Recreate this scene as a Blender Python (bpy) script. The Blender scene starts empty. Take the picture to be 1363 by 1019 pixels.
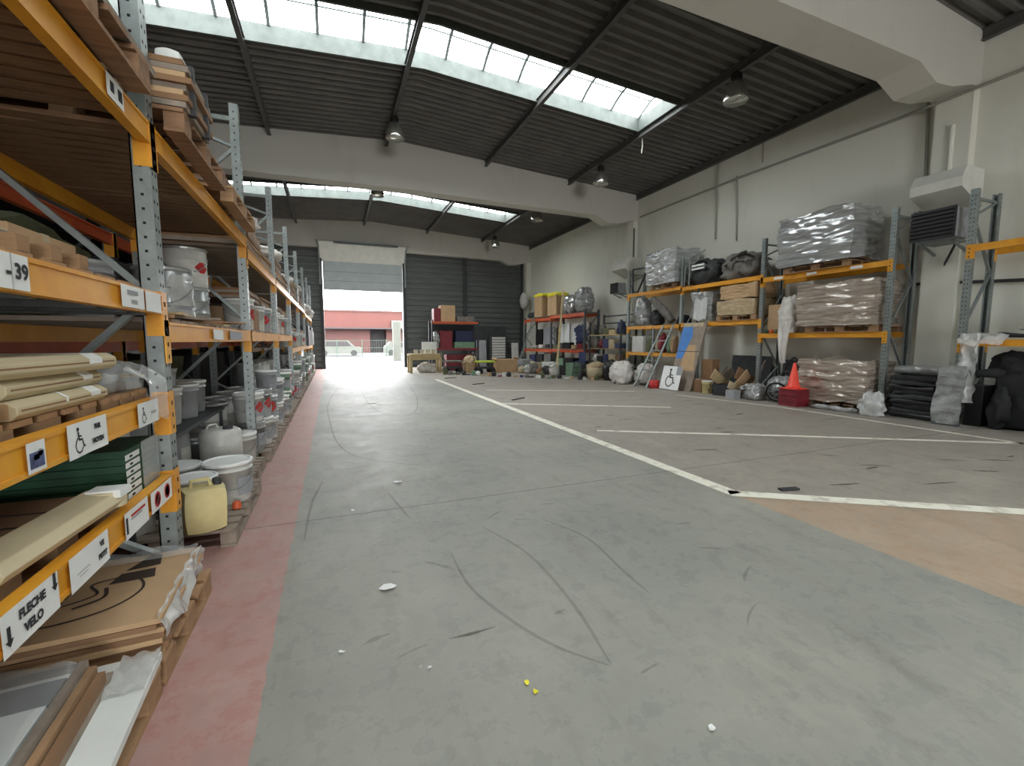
import bpy, math, random
import numpy as np
from mathutils import Vector, Matrix, Euler, noise as mnoise

random.seed(7)
scn = bpy.context.scene
COL = scn.collection
W, H, F, CAMH = 1363, 1019, 590.0, 1.5
PITCH, YAW = math.radians(5.47), math.radians(22.0)

# ---------------------------------------------------------------- camera, sky, daylight, exposure
cam_d = bpy.data.cameras.new('camera')
cam_d.sensor_fit = 'HORIZONTAL'; cam_d.sensor_width = 36.0; cam_d.lens = F / W * 36.0
cam_d.clip_start = 0.02; cam_d.clip_end = 400
cam = bpy.data.objects.new('camera', cam_d); COL.objects.link(cam)
cam.location = (0, 0, CAMH)
cam.rotation_euler = Euler((math.pi / 2 - PITCH, 0, -YAW), 'XYZ')
scn.camera = cam

SKY = 8.6
wd = bpy.data.worlds.new('overcast_sky'); scn.world = wd; wd.use_nodes = True
bg = wd.node_tree.nodes['Background']
bg.inputs[0].default_value = (0.975, 0.985, 1.0, 1); bg.inputs[1].default_value = SKY

vs = scn.view_settings
vs.view_transform = 'Standard'; vs.look = 'None'; vs.gamma = 1.0; vs.use_curve_mapping = False
vs.exposure = 1.05
scn.cycles.use_denoising = True
scn.cycles.max_bounces = 8; scn.cycles.diffuse_bounces = 5; scn.cycles.glossy_bounces = 3
scn.cycles.transmission_bounces = 4; scn.cycles.transparent_max_bounces = 12
scn.cycles.caustics_reflective = False; scn.cycles.caustics_refractive = False
scn.cycles.sample_clamp_indirect = 6.0

# hall dimensions (metres)
XL, XR, YB, YF = -7.0, 11.4, -15.2, 25.6
RX, RZ, RS = 2.2, 7.75, 0.062                   # ridge line and roof slope
def roofz(x): return RZ - RS * abs(x - RX)
SKX0, SKX1 = -3.7, 8.15                         # skylight opening across the hall
SKYL = [(9.25, 10.75), (19.6, 21.1), (-1.3, 0.2), (-11.4, -9.9)]
DX0, DX1, DZ = -0.35, 3.75, 4.15                # far doorway (opening below the half-raised door)

def portal(name, loc, rot, sx, sy):
    l = bpy.data.lights.new(name, 'AREA'); l.shape = 'RECTANGLE'; l.size = sx; l.size_y = sy
    l.cycles.is_portal = True
    o = bpy.data.objects.new(name, l); COL.objects.link(o); o.location = loc; o.rotation_euler = rot
for (a, b) in SKYL:
    portal('daylight_portal', ((SKX0 + SKX1) / 2, (a + b) / 2, RZ + 0.35), (0, 0, 0), SKX1 - SKX0, b - a + 0.3)
portal('daylight_portal', ((DX0 + DX1) / 2, YF + 0.25, DZ / 2), (-math.pi / 2, 0, 0), DX1 - DX0, DZ)
portal('daylight_portal', (2.0, YB - 0.25, 2.2), (math.pi / 2, 0, 0), 5.0, 4.4)

# ---------------------------------------------------------------- pixel helper (a pixel is only a direction)
_fw = Vector((math.sin(YAW) * math.cos(PITCH), math.cos(YAW) * math.cos(PITCH), -math.sin(PITCH)))
_rt = Vector((math.cos(YAW), -math.sin(YAW), 0)); _up = _rt.cross(_fw)
def ray(x, y): return _fw * F + _rt * (x - W / 2) - _up * (y - H / 2)
def at(x, y, X=None, Y=None, Z=None):
    d = ray(x, y)
    k = (X / d.x) if X is not None else (Y / d.y) if Y is not None else ((Z - CAMH) / d.z)
    return Vector((0, 0, CAMH)) + d * k

# ---------------------------------------------------------------- materials
MATS = {}
def mat(name, col, rough=0.6, metal=0.0, var=0.12, scale=6.0, col2=None, bump=0.0, bscale=40.0, alpha=1.0,
        stretch=(1, 1, 1), spec=0.5, lo=0.35, hi=0.68, coat=0.0, coords='Object', detail=6):
    if name in MATS: return MATS[name]
    m = bpy.data.materials.new(name); m.use_nodes = True; MATS[name] = m
    nt = m.node_tree; n = nt.nodes; L = nt.links; b = n['Principled BSDF']
    b.inputs['Roughness'].default_value = rough; b.inputs['Metallic'].default_value = metal
    b.inputs['Specular IOR Level'].default_value = spec
    if coat: b.inputs['Coat Weight'].default_value = coat; b.inputs['Coat Roughness'].default_value = 0.12
    tc = n.new('ShaderNodeTexCoord'); mp = n.new('ShaderNodeMapping'); L.new(tc.outputs[coords], mp.inputs[0])
    mp.inputs['Scale'].default_value = stretch
    if col2 is None: col2 = tuple(c * (1 - var * 2.2) for c in col)
    nz = n.new('ShaderNodeTexNoise'); nz.inputs['Scale'].default_value = scale; nz.inputs['Detail'].default_value = detail
    nz.inputs['Roughness'].default_value = 0.62
    L.new(mp.outputs[0], nz.inputs['Vector'])
    rp = n.new('ShaderNodeValToRGB'); rp.color_ramp.elements[0].position = lo; rp.color_ramp.elements[1].position = hi
    rp.color_ramp.elements[0].color = (*col2, 1); rp.color_ramp.elements[1].color = (*col, 1)
    L.new(nz.outputs['Fac'], rp.inputs[0]); L.new(rp.outputs[0], b.inputs['Base Color'])
    if bump:
        n2 = n.new('ShaderNodeTexNoise'); n2.inputs['Scale'].default_value = bscale; n2.inputs['Detail'].default_value = 4
        L.new(mp.outputs[0], n2.inputs['Vector'])
        bp = n.new('ShaderNodeBump'); bp.inputs['Strength'].default_value = bump; bp.inputs['Distance'].default_value = 0.02
        L.new(n2.outputs['Fac'], bp.inputs['Height']); L.new(bp.outputs[0], b.inputs['Normal'])
    if alpha < 1: b.inputs['Alpha'].default_value = alpha
    return m
def srgb(r, g, b):
    f = lambda c: (c / 255 / 12.92) if c / 255 <= 0.04045 else ((c / 255 + 0.055) / 1.055) ** 2.4
    return (f(r), f(g), f(b))

mat('galv', srgb(152, 160, 158), 0.45, 0.55, 0.12, 9, bump=0.03)
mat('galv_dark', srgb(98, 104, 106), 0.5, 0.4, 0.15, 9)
mat('hole', (0.012, 0.012, 0.013), 0.9, var=0)
mat('orange', srgb(232, 168, 50), 0.42, 0, 0.1, 3, bump=0.02, col2=srgb(212, 142, 34))
mat('orange_red', srgb(214, 96, 52), 0.45, 0, 0.12, 4)
mat('maroon', srgb(132, 36, 48), 0.5, 0, 0.15, 5)
mat('yellow', srgb(236, 190, 40), 0.45, 0, 0.08, 5)
mat('bright_yellow', srgb(238, 226, 50), 0.5, 0, 0.05, 5)
mat('wood', srgb(176, 140, 104), 0.8, 0, 0.18, 3.5, stretch=(1, 1, 6), bump=0.1, bscale=30)
mat('wood_dark', srgb(156, 120, 90), 0.85, 0, 0.2, 3, stretch=(1, 6, 6), bump=0.1, bscale=30)
mat('wood_pale', srgb(206, 184, 140), 0.75, 0, 0.12, 4)
mat('wood_grey', srgb(158, 144, 130), 0.85, 0, 0.15, 5)
mat('card', srgb(192, 160, 122), 0.8, 0, 0.07, 3)
mat('card_pale', srgb(204, 190, 156), 0.75, 0, 0.06, 3)
mat('card_dark', srgb(146, 112, 82), 0.85, 0, 0.1, 4)
mat('print_ink', srgb(58, 44, 34), 0.9, 0, 0.05, 8)
mat('paper', srgb(236, 238, 236), 0.6, 0, 0.04, 4)
mat('ink', (0.02, 0.02, 0.025), 0.8, var=0)
mat('ink_red', srgb(176, 40, 36), 0.7, var=0)
mat('ink_blue', srgb(86, 96, 142), 0.6, 0, 0.3, 30)
mat('ink_grey', srgb(150, 152, 156), 0.6, var=0.05)
mat('white_pl', srgb(210, 210, 204), 0.4, 0, 0.1, 7)
mat('grey_pl', srgb(164, 167, 171), 0.42, 0, 0.1, 6)
mat('lid_pl', srgb(238, 240, 238), 0.4, 0, 0.04, 8)
mat('tin', srgb(186, 190, 190), 0.32, 0.6, 0.1, 6)
mat('cream_pl', srgb(222, 206, 150), 0.45, 0, 0.1, 4)
mat('black_pl', (0.016, 0.016, 0.018), 0.38, 0, 0.2, 6)
mat('black_cloth', (0.02, 0.02, 0.023), 0.85, 0, 0.2, 7, bump=0.3, bscale=12)
mat('charcoal', srgb(58, 60, 62), 0.65, 0, 0.2, 6)
mat('dark_steel', srgb(66, 70, 74), 0.5, 0.3, 0.15, 5)
mat('blue_dark', srgb(56, 64, 104), 0.6, 0, 0.15, 6)
mat('blue', srgb(70, 132, 206), 0.5, 0, 0.08, 3)
mat('lime', srgb(196, 214, 70), 0.5, 0, 0.06, 5)
mat('green_dark', srgb(40, 84, 58), 0.55, 0, 0.2, 8)
mat('green_pale', srgb(126, 156, 130), 0.7, 0, 0.15, 8)
mat('olive', srgb(112, 116, 84), 0.8, 0, 0.2, 7)
mat('beige', srgb(198, 182, 150), 0.75, 0, 0.15, 6)
mat('red', srgb(196, 44, 48), 0.5, 0, 0.1, 6)
mat('cone_red', srgb(255, 84, 66), 0.45, 0, 0.05, 6)
mat('rubber', (0.02, 0.02, 0.021), 0.75, 0, 0.2, 8)
mat('foam', srgb(228, 232, 228), 0.7, 0, 0.05, 4)
mat('cloth_white', srgb(222, 218, 212), 0.85, 0, 0.12, 6, bump=0.35, bscale=9)
mat('cloth_beige', srgb(196, 174, 140), 0.9, 0, 0.15, 5, bump=0.4, bscale=8)
mat('cloth_grey', srgb(128, 124, 118), 0.9, 0, 0.2, 6, bump=0.4, bscale=9)
mat('junk_grey', srgb(138, 134, 128), 0.8, 0, 0.25, 9, bump=0.3, bscale=14)
mat('wrap_silver', srgb(196, 198, 198), 0.2, 0.35, 0.14, 3, stretch=(0.5, 0.5, 5), bump=0.25, bscale=9, coat=1.0, col2=srgb(150, 152, 152))
mat('wrap_card', srgb(196, 186, 174), 0.22, 0.15, 0.2, 3, stretch=(0.5, 0.5, 6), bump=0.25, bscale=9, coat=1.0, col2=srgb(138, 120, 104))
mat('wrap_grey', srgb(176, 180, 180), 0.25, 0.0, 0.2, 5, stretch=(0.8, 0.8, 1.6), bump=0.3, bscale=7, coat=1.0, col2=srgb(112, 112, 110))
mat('film', srgb(236, 240, 240), 0.16, 0, 0.06, 6, bump=0.8, bscale=7, alpha=0.3, coat=0.8)
mat('film_dense', srgb(232, 234, 232), 0.2, 0, 0.1, 6, bump=0.8, bscale=8, alpha=0.62, coat=0.4)
mat('lamp_metal', srgb(214, 214, 206), 0.18, 0.85, 0.05, 6)
mat('lamp_dark', srgb(44, 44, 44), 0.5, 0.2, 0.1, 6)

# ---------------------------------------------------------------- mesh builder
class MB:
    def __init__(s): s.v = []; s.f = []; s.m = []; s.cur = 0
    def _add(s, vs, fs):
        o = len(s.v); s.v += [tuple(v) for v in vs]; s.f += [tuple(i + o for i in f) for f in fs]; s.m += [s.cur] * len(fs); return s
    def mi(s, i): s.cur = i; return s
    BF = [(0, 3, 2, 1), (4, 5, 6, 7), (0, 1, 5, 4), (1, 2, 6, 5), (2, 3, 7, 6), (3, 0, 4, 7)]
    def box(s, x0, x1, y0, y1, z0, z1):
        return s._add([(x0, y0, z0), (x1, y0, z0), (x1, y1, z0), (x0, y1, z0), (x0, y0, z1), (x1, y0, z1), (x1, y1, z1), (x0, y1, z1)], MB.BF)
    def obox(s, c, size, rot=(0, 0, 0)):
        R = Euler(rot).to_matrix(); hx, hy, hz = [q / 2 for q in size]; c = Vector(c)
        P = [c + R @ Vector(p) for p in [(-hx, -hy, -hz), (hx, -hy, -hz), (hx, hy, -hz), (-hx, hy, -hz), (-hx, -hy, hz), (hx, -hy, hz), (hx, hy, hz), (-hx, hy, hz)]]
        return s._add(P, MB.BF)
    def bar(s, a, b, w, h, up=(0, 0, 1)):
        a = Vector(a); b = Vector(b); d = (b - a).normalized(); u = Vector(up)
        if abs(d.dot(u)) > 0.98: u = Vector((1, 0, 0))
        r = d.cross(u).normalized() * (w / 2); t = r.cross(d).normalized() * (h / 2)
        return s._add([a - r - t, a + r - t, b + r - t, b - r - t, a - r + t, a + r + t, b + r + t, b - r + t], MB.BF)
    def tube(s, pts, r, n=8, caps=True):
        pts = [Vector(p) for p in pts]; N = len(pts); vs = []; prev = None
        for i, p in enumerate(pts):
            d = (pts[min(i + 1, N - 1)] - pts[max(i - 1, 0)]).normalized()
            if prev is None: u = d.orthogonal().normalized()
            else: u = (prev - d * prev.dot(d)).normalized()
            prev = u; w = d.cross(u); rr = r[i] if isinstance(r, (list, tuple)) else r
            vs += [p + (u * math.cos(2 * math.pi * k / n) + w * math.sin(2 * math.pi * k / n)) * rr for k in range(n)]
        fs = [(i * n + k, i * n + (k + 1) % n, (i + 1) * n + (k + 1) % n, (i + 1) * n + k) for i in range(N - 1) for k in range(n)]
        if caps: fs += [tuple(range(n))[::-1], tuple((N - 1) * n + k for k in range(n))]
        return s._add(vs, fs)
    def lathe(s, prof, n=20, c=(0, 0, 0)):
        vs = []; N = len(prof)
        for (r, z) in prof: vs += [(c[0] + r * math.cos(2 * math.pi * k / n), c[1] + r * math.sin(2 * math.pi * k / n), c[2] + z) for k in range(n)]
        fs = [(i * n + k, i * n + (k + 1) % n, (i + 1) * n + (k + 1) % n, (i + 1) * n + k) for i in range(N - 1) for k in range(n)]
        fs += [tuple(range(n))[::-1], tuple((N - 1) * n + k for k in range(n))]
        return s._add(vs, fs)
    def prism(s, poly, a0, a1, axis='y'):
        n = len(poly)
        def q(p, a): return (p[0], a, p[1]) if axis == 'y' else (a, p[0], p[1]) if axis == 'x' else (p[0], p[1], a)
        vs = [q(p, a0) for p in poly] + [q(p, a1) for p in poly]
        fs = [tuple(range(n))[::-1], tuple(range(n, 2 * n))] + [(i, (i + 1) % n, (i + 1) % n + n, i + n) for i in range(n)]
        return s._add(vs, fs)
    def hexa(s, P): return s._add(P, MB.BF)
    def quad(s, *P): return s._add(P, [tuple(range(len(P)))])
    def grid(s, nu, nv, fn):
        vs = [fn(i / nu, j / nv) for j in range(nv + 1) for i in range(nu + 1)]
        fs = [(j * (nu + 1) + i, j * (nu + 1) + i + 1, (j + 1) * (nu + 1) + i + 1, (j + 1) * (nu + 1) + i) for j in range(nv) for i in range(nu)]
        return s._add(vs, fs)
    def blob(s, c, rad, seed=0, amp=0.18, nu=18, nv=11, sq=1.0, flat=None, crease=0.5):
        nu, nv = int(nu * 1.9), int(nv * 1.9); so = Vector((seed * 3.7, seed * 1.3, seed * 2.1)); rm = max(rad)
        rng = random.Random(seed); K = [(rng.uniform(-3, 3), rng.uniform(-3, 3), rng.uniform(-3, 3), rng.uniform(0, 6.3)) for _ in range(7)]
        vs = []
        for j in range(nv + 1):
            t = math.pi * j / nv
            for i in range(nu):
                p = 2 * math.pi * i / nu
                d = [math.sin(t) * math.cos(p), math.sin(t) * math.sin(p), -math.cos(t)]
                d = [math.copysign(abs(q) ** sq, q) for q in d]
                nz = sum(math.sin(k[0] * d[0] * 2 + k[1] * d[1] * 2 + k[2] * d[2] * 2 + k[3]) / (1 + 0.5 * q) for q, k in enumerate(K)) / 4
                q3 = Vector((d[0] * rad[0], d[1] * rad[1], d[2] * rad[2])) / rm * 2.4 + so
                nz = nz * .7 + crease * (1.2 - 3.2 * abs(mnoise.noise(q3))) + crease * .6 * (.6 - 2.4 * abs(mnoise.noise(q3 * 2.3)))
                z = c[2] + d[2] * rad[2] * (1 + amp * nz)
                if flat is not None: z = max(z, flat)
                vs.append((c[0] + d[0] * rad[0] * (1 + amp * nz), c[1] + d[1] * rad[1] * (1 + amp * nz), z))
        fs = [(j * nu + i, j * nu + (i + 1) % nu, (j + 1) * nu + (i + 1) % nu, (j + 1) * nu + i) for j in range(nv) for i in range(nu)]
        return s._add(vs, fs)
    def mesh(s, name, mats, smooth=False):
        me = bpy.data.meshes.new(name); me.from_pydata(s.v, [], s.f)
        for q in (mats if isinstance(mats, (list, tuple)) else [mats]): me.materials.append(MATS[q])
        if any(s.m): me.polygons.foreach_set('material_index', s.m)
        if smooth: me.polygons.foreach_set('use_smooth', [True] * len(me.polygons))
        me.update(); return me
def put(name, mb, mats, parent=None, loc=(0, 0, 0), rot=(0, 0, 0), smooth=False, bevel=0.0):
    me = mb.mesh(name, mats, smooth) if isinstance(mb, MB) else mb
    o = bpy.data.objects.new(name, me); COL.objects.link(o); o.location = loc; o.rotation_euler = rot
    if parent is not None: o.parent = parent
    if bevel:
        q = o.modifiers.new('bevel', 'BEVEL'); q.width = bevel; q.segments = 2; q.limit_method = 'ANGLE'
    return o
def tag(o, label=None, cat=None, group=None, kind=None):
    if label: o['label'] = label
    if cat: o['category'] = cat
    if group: o['group'] = group
    if kind: o['kind'] = kind
    return o
def thing(name, label, cat, loc=(0, 0, 0), rz=0.0, group=None, rot=None):
    o = bpy.data.objects.new(name, None); COL.objects.link(o); o.location = loc; o.rotation_euler = rot or (0, 0, rz)
    o.empty_display_size = 0.1
    return tag(o, label, cat, group)
def struct(name, mb, mats, smooth=False, label=None): return tag(put(name, mb, mats, smooth=smooth), label, kind='structure')
def dup(root, loc, rz=0.0, label=None, group=None, rot=None, scale=None):
    def cp(o, par):
        c = o.copy(); COL.objects.link(c); c.parent = par
        for ch in o.children: cp(ch, c)
        return c
    r = cp(root, None); r.location = loc; r.rotation_euler = rot or (0, 0, rz)
    if scale: r.scale = scale
    if label: r['label'] = label
    if group: r['group'] = group
    return r
def text_mesh(txt, size, align='CENTER', bold=0.0):
    cu = bpy.data.curves.new('lettering', 'FONT'); cu.body = txt; cu.size = size; cu.align_x = align; cu.align_y = 'CENTER'
    cu.resolution_u = 3; cu.offset = bold
    o = bpy.data.objects.new('tmp', cu); COL.objects.link(o)
    dg = bpy.context.evaluated_depsgraph_get(); me = bpy.data.meshes.new_from_object(o.evaluated_get(dg))
    bpy.data.objects.remove(o); bpy.data.curves.remove(cu)
    me.materials.clear(); return me
# ---------------------------------------------------------------- surface materials with their own node trees
def node_mat(name):
    m = bpy.data.materials.new(name); m.use_nodes = True; MATS[name] = m
    return m, m.node_tree.nodes, m.node_tree.links, m.node_tree.nodes['Principled BSDF']
def _noise(n, L, vec, scale, detail=5, rough=0.6):
    z = n.new('ShaderNodeTexNoise'); z.inputs['Scale'].default_value = scale; z.inputs['Detail'].default_value = detail
    z.inputs['Roughness'].default_value = rough; L.new(vec, z.inputs['Vector']); return z.outputs['Fac']
def _math(n, L, op, a, b=None, c=None):
    q = n.new('ShaderNodeMath'); q.operation = op
    for i, v in enumerate((a, b, c)):
        if v is None: continue
        if isinstance(v, (int, float)): q.inputs[i].default_value = v
        else: L.new(v, q.inputs[i])
    return q.outputs[0]
def _ramp(n, L, v, a, b, ca=(0, 0, 0, 1), cb=(1, 1, 1, 1)):
    r = n.new('ShaderNodeValToRGB'); r.color_ramp.elements[0].position = a; r.color_ramp.elements[1].position = b
    r.color_ramp.elements[0].color = ca; r.color_ramp.elements[1].color = cb; L.new(v, r.inputs[0]); return r.outputs[0]
def _mix(n, L, f, a, b, mode='MIX'):
    q = n.new('ShaderNodeMix'); q.data_type = 'RGBA'; q.blend_type = mode
    for i, v in ((0, f), (6, a), (7, b)):
        if isinstance(v, (int, float)): q.inputs[i].default_value = v
        elif isinstance(v, tuple): q.inputs[i].default_value = (*v[:3], 1)
        else: L.new(v, q.inputs[i])
    return q.outputs[2]

def floor_material():
    m, n, L, b = node_mat('floor_paint')
    tc = n.new('ShaderNodeTexCoord'); v = tc.outputs['Object']
    sp = n.new('ShaderNodeSeparateXYZ'); L.new(v, sp.inputs[0]); X, Y = sp.outputs[0], sp.outputs[1]
    wob = _math(n, L, 'MULTIPLY', _math(n, L, 'SUBTRACT', _noise(n, L, v, 7, 4), 0.5), 0.05)
    Xw = _math(n, L, 'ADD', X, wob)
    big = _noise(n, L, v, 0.55, 5); mid = _noise(n, L, v, 2.6, 7, 0.7); fine = _noise(n, L, v, 28, 5, 0.7)
    st = n.new('ShaderNodeMapping'); L.new(v, st.inputs[0]); st.inputs['Scale'].default_value = (2.2, 0.5, 1)
    streak = _noise(n, L, st.outputs[0], 2.4, 6, 0.65)
    aisle = _mix(n, L, _ramp(n, L, big, 0.38, 0.66), srgb(128, 130, 124), srgb(150, 149, 140))
    red = _mix(n, L, _ramp(n, L, mid, 0.35, 0.7), srgb(164, 120, 114), srgb(178, 138, 131))
    park = _mix(n, L, _ramp(n, L, mid, 0.35, 0.7), srgb(140, 134, 125), srgb(160, 152, 142))
    terra = _mix(n, L, _ramp(n, L, mid, 0.3, 0.7), srgb(158, 138, 118), srgb(174, 149, 125))
    # terracotta corner lies on the near side of the angled bay line
    near = _math(n, L, 'LESS_THAN', _math(n, L, 'ADD', Y, _math(n, L, 'MULTIPLY', Xw, 0.653)), 5.44)
    bay = _mix(n, L, near, park, terra)
    c = _mix(n, L, _math(n, L, 'GREATER_THAN', Xw, 3.58), aisle, bay)
    c = _mix(n, L, _math(n, L, 'LESS_THAN', Xw, -0.33), c, red)
    dirt = _ramp(n, L, streak, 0.52, 0.74); c = _mix(n, L, _math(n, L, 'MULTIPLY', dirt, 0.42), c, srgb(106, 102, 94))
    spots = _ramp(n, L, mid, 0.62, 0.78); c = _mix(n, L, _math(n, L, 'MULTIPLY', spots, 0.42), c, srgb(92, 90, 86))
    dust = _ramp(n, L, _noise(n, L, v, 1.3, 8, 0.75), 0.5, 0.8); c = _mix(n, L, _math(n, L, 'MULTIPLY', dust, 0.42), c, srgb(176, 172, 160))
    sp2 = _ramp(n, L, fine, 0.68, 0.74); c = _mix(n, L, _math(n, L, 'MULTIPLY', sp2, 0.4), c, srgb(120, 114, 104))
    mott = _noise(n, L, v, 6.5, 8, 0.72); c = _mix(n, L, _math(n, L, 'MULTIPLY', _ramp(n, L, mott, 0.5, 0.75), 0.2), c, srgb(100, 99, 92)); c = _mix(n, L, _math(n, L, 'MULTIPLY', _ramp(n, L, mott, 0.46, 0.3), 0.14), c, srgb(182, 178, 166))
    # slab joints: one across the aisle about 2 m ahead, one every few metres beyond, each a fine dark line
    def joint(coord, off, per, wdt):
        q = _math(n, L, 'ABSOLUTE', _math(n, L, 'SUBTRACT', _math(n, L, 'MODULO', _math(n, L, 'ADD', coord, 40 - off), per), per / 2))
        return _math(n, L, 'LESS_THAN', q, wdt)
    skew = _math(n, L, 'ADD', Y, _math(n, L, 'MULTIPLY', _math(n, L, 'SUBTRACT', fine, 0.5), 0.03))
    j = joint(skew, 2.36 - 2.6, 5.2, 0.008)
    c = _mix(n, L, _math(n, L, 'MULTIPLY', j, 0.65), c, srgb(74, 72, 68))
    L.new(c, b.inputs['Base Color'])
    r = _ramp(n, L, mid, 0.3, 0.7, (0.46, 0.46, 0.46, 1), (0.68, 0.68, 0.68, 1)); L.new(r, b.inputs['Roughness'])
    bp = n.new('ShaderNodeBump'); bp.inputs['Strength'].default_value = 0.12; bp.inputs['Distance'].default_value = 0.006
    L.new(_noise(n, L, v, 22, 6), bp.inputs['Height']); L.new(bp.outputs[0], b.inputs['Normal'])
floor_material()

def plaster_material(name, base, stain, amt=0.35):
    m, n, L, b = node_mat(name); tc = n.new('ShaderNodeTexCoord'); v = tc.outputs['Object']
    st = n.new('ShaderNodeMapping'); L.new(v, st.inputs[0]); st.inputs['Scale'].default_value = (1.0, 1.0, 0.35)
    a = _ramp(n, L, _noise(n, L, st.outputs[0], 0.9, 7, 0.65), 0.52, 0.8)
    c = _mix(n, L, _math(n, L, 'MULTIPLY', a, amt), base, stain)
    g = _ramp(n, L, _noise(n, L, v, 3.5, 6, 0.7), 0.6, 0.8); c = _mix(n, L, _math(n, L, 'MULTIPLY', g, amt * 0.5), c, stain)
    L.new(c, b.inputs['Base Color']); b.inputs['Roughness'].default_value = 0.8; b.inputs['Specular IOR Level'].default_value = 0.3
    bp = n.new('ShaderNodeBump'); bp.inputs['Strength'].default_value = 0.15; bp.inputs['Distance'].default_value = 0.01
    L.new(_noise(n, L, v, 9, 5), bp.inputs['Height']); L.new(bp.outputs[0], b.inputs['Normal'])
plaster_material('wall_white', srgb(226, 226, 215), srgb(176, 173, 158))
plaster_material('concrete', srgb(206, 204, 196), srgb(158, 154, 144))
mat('roof_steel', srgb(112, 110, 106), 0.6, 0.1, 0.12, 1.5)
mat('purlin', srgb(92, 92, 90), 0.6, 0.1, 0.12, 2)
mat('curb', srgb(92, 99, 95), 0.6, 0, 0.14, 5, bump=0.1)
mat('glaze_bar', srgb(150, 158, 160), 0.5, 0.2, 0.05, 5)
mat('cladding', srgb(92, 96, 94), 0.6, 0.1, 0.1, 0.9, stretch=(1, 1, 3))
mat('door_leaf', srgb(170, 178, 178), 0.5, 0, 0.05, 3)
mat('door_white', srgb(222, 222, 214), 0.6, 0, 0.06, 3)
mat('line_paint', srgb(232, 229, 214), 0.6, 0, 0.16, 5, col2=srgb(176, 170, 156), lo=0.3, hi=0.5)
mat('tyre', srgb(92, 94, 90), 0.7, 0, 0.1, 20, alpha=0.2)
mat('stain', srgb(66, 60, 54), 0.7, 0, 0.1, 20, alpha=0.42)
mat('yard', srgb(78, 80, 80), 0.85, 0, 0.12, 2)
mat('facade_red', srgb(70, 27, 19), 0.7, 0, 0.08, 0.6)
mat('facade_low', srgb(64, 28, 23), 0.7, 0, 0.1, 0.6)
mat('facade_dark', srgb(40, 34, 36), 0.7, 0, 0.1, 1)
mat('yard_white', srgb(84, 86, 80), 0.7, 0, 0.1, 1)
mat('fence_green', srgb(52, 72, 60), 0.6, 0, 0.1, 2)
mat('pipe_shade_grey', srgb(158, 158, 148), 0.6, 0, 0.05, 3)  # white wall pipes greyed, so their shading is in the colour
mat('cable', srgb(96, 98, 92), 0.6, 0, 0.05, 3)
def pane_material():
    m, n, L, b = node_mat('skylight_pane')
    n.remove(b); out = n['Material Output']
    tr = n.new('ShaderNodeBsdfTransparent'); gl = n.new('ShaderNodeBsdfGlossy'); gl.inputs['Roughness'].default_value = 0.15
    tc = n.new('ShaderNodeTexCoord'); c = _ramp(n, L, _noise(n, L, tc.outputs['Object'], 4, 5), 0.35, 0.65, (0.70, 0.74, 0.73, 1), (0.88, 0.91, 0.90, 1))
    L.new(c, tr.inputs[0]); mx = n.new('ShaderNodeMixShader'); mx.inputs[0].default_value = 0.06
    L.new(tr.outputs[0], mx.inputs[1]); L.new(gl.outputs[0], mx.inputs[2]); L.new(mx.outputs[0], out.inputs[0])
pane_material()

# ---------------------------------------------------------------- floor, paint lines, rubber marks
floor = struct('floor', MB().box(XL - 0.3, XR + 0.3, YB - 0.3, YF + 0.3, -0.2, 0), 'floor_paint', label='worn painted concrete slab with grey-green aisle and red strip')
def ribbon(pts, w, z):
    mb = MB(); n = len(pts); vs = []
    for i, p in enumerate(pts):
        p = Vector((p[0], p[1])); d = Vector(pts[min(i + 1, n - 1)][:2]) - Vector(pts[max(i - 1, 0)][:2]); d.normalize()
        nn = Vector((-d.y, d.x)); ww = (w[i] if isinstance(w, list) else w) / 2
        vs += [(p.x - nn.x * ww, p.y - nn.y * ww, z), (p.x + nn.x * ww, p.y + nn.y * ww, z)]
    mb._add(vs, [(2 * i, 2 * i + 2, 2 * i + 3, 2 * i + 1) for i in range(n - 1)]); return mb
def spline(P, n=8):
    P = [Vector(p[:2]) for p in P]; out = []
    for i in range(len(P) - 1):
        a, b, c, d = P[max(i - 1, 0)], P[i], P[i + 1], P[min(i + 2, len(P) - 1)]
        for k in range(n):
            t = k / n; out.append(((b * 2 + (c - a) * t + (a * 2 - b * 5 + c * 4 - d) * t * t + (b * 3 - a - c * 3 + d) * t ** 3) / 2))
    return [tuple(q) for q in out + [P[-1]]]
def gpts(px): return [at(x, y, Z=0) for x, y in px]
for ln in ([(3.62, 3.1), (3.64, 9.0), (3.68, 17.0)], [(3.58, 3.14), (5.57, 1.82), (9.2, -0.6)],
           [at(795, 573, Z=0), at(1050, 580, Z=0), at(1363, 590, Z=0)], [at(669, 537, Z=0), at(893, 542, Z=0)],
           [at(648, 519, Z=0), at(845, 520.5, Z=0)], [(9.3, 3.0), (9.34, 5.5), (9.32, 7.1), (8.8, 9.6)]):
    put('paint_line', ribbon([tuple(p)[:2] for p in ln], 0.165 if ln[0][0] < 3.7 else 0.11, 0.003), 'line_paint', floor)
tyres = [[(640, 700), (700, 735), (760, 800), (815, 887)], [(600, 735), (625, 780), (680, 825), (740, 860), (812, 886)],
         [(720, 690), (780, 715), (830, 760), (865, 790)], [(465, 500), (440, 530), (440, 565), (460, 600), (520, 615), (600, 620)],
         [(516, 655), (545, 690)], [(590, 545), (650, 560), (730, 565), (790, 560)], [(430, 640), (415, 670), (405, 720)],
         [(480, 520), (500, 545), (545, 552), (555, 530), (540, 505)]]
for t in tyres:
    q = spline(gpts(t)); put('tyre_mark', ribbon(q, [0.003 + 0.02 * math.sin(math.pi * i / (len(q) - 1)) ** .5 for i in range(len(q))], 0.0015), 'tyre', floor)
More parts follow.
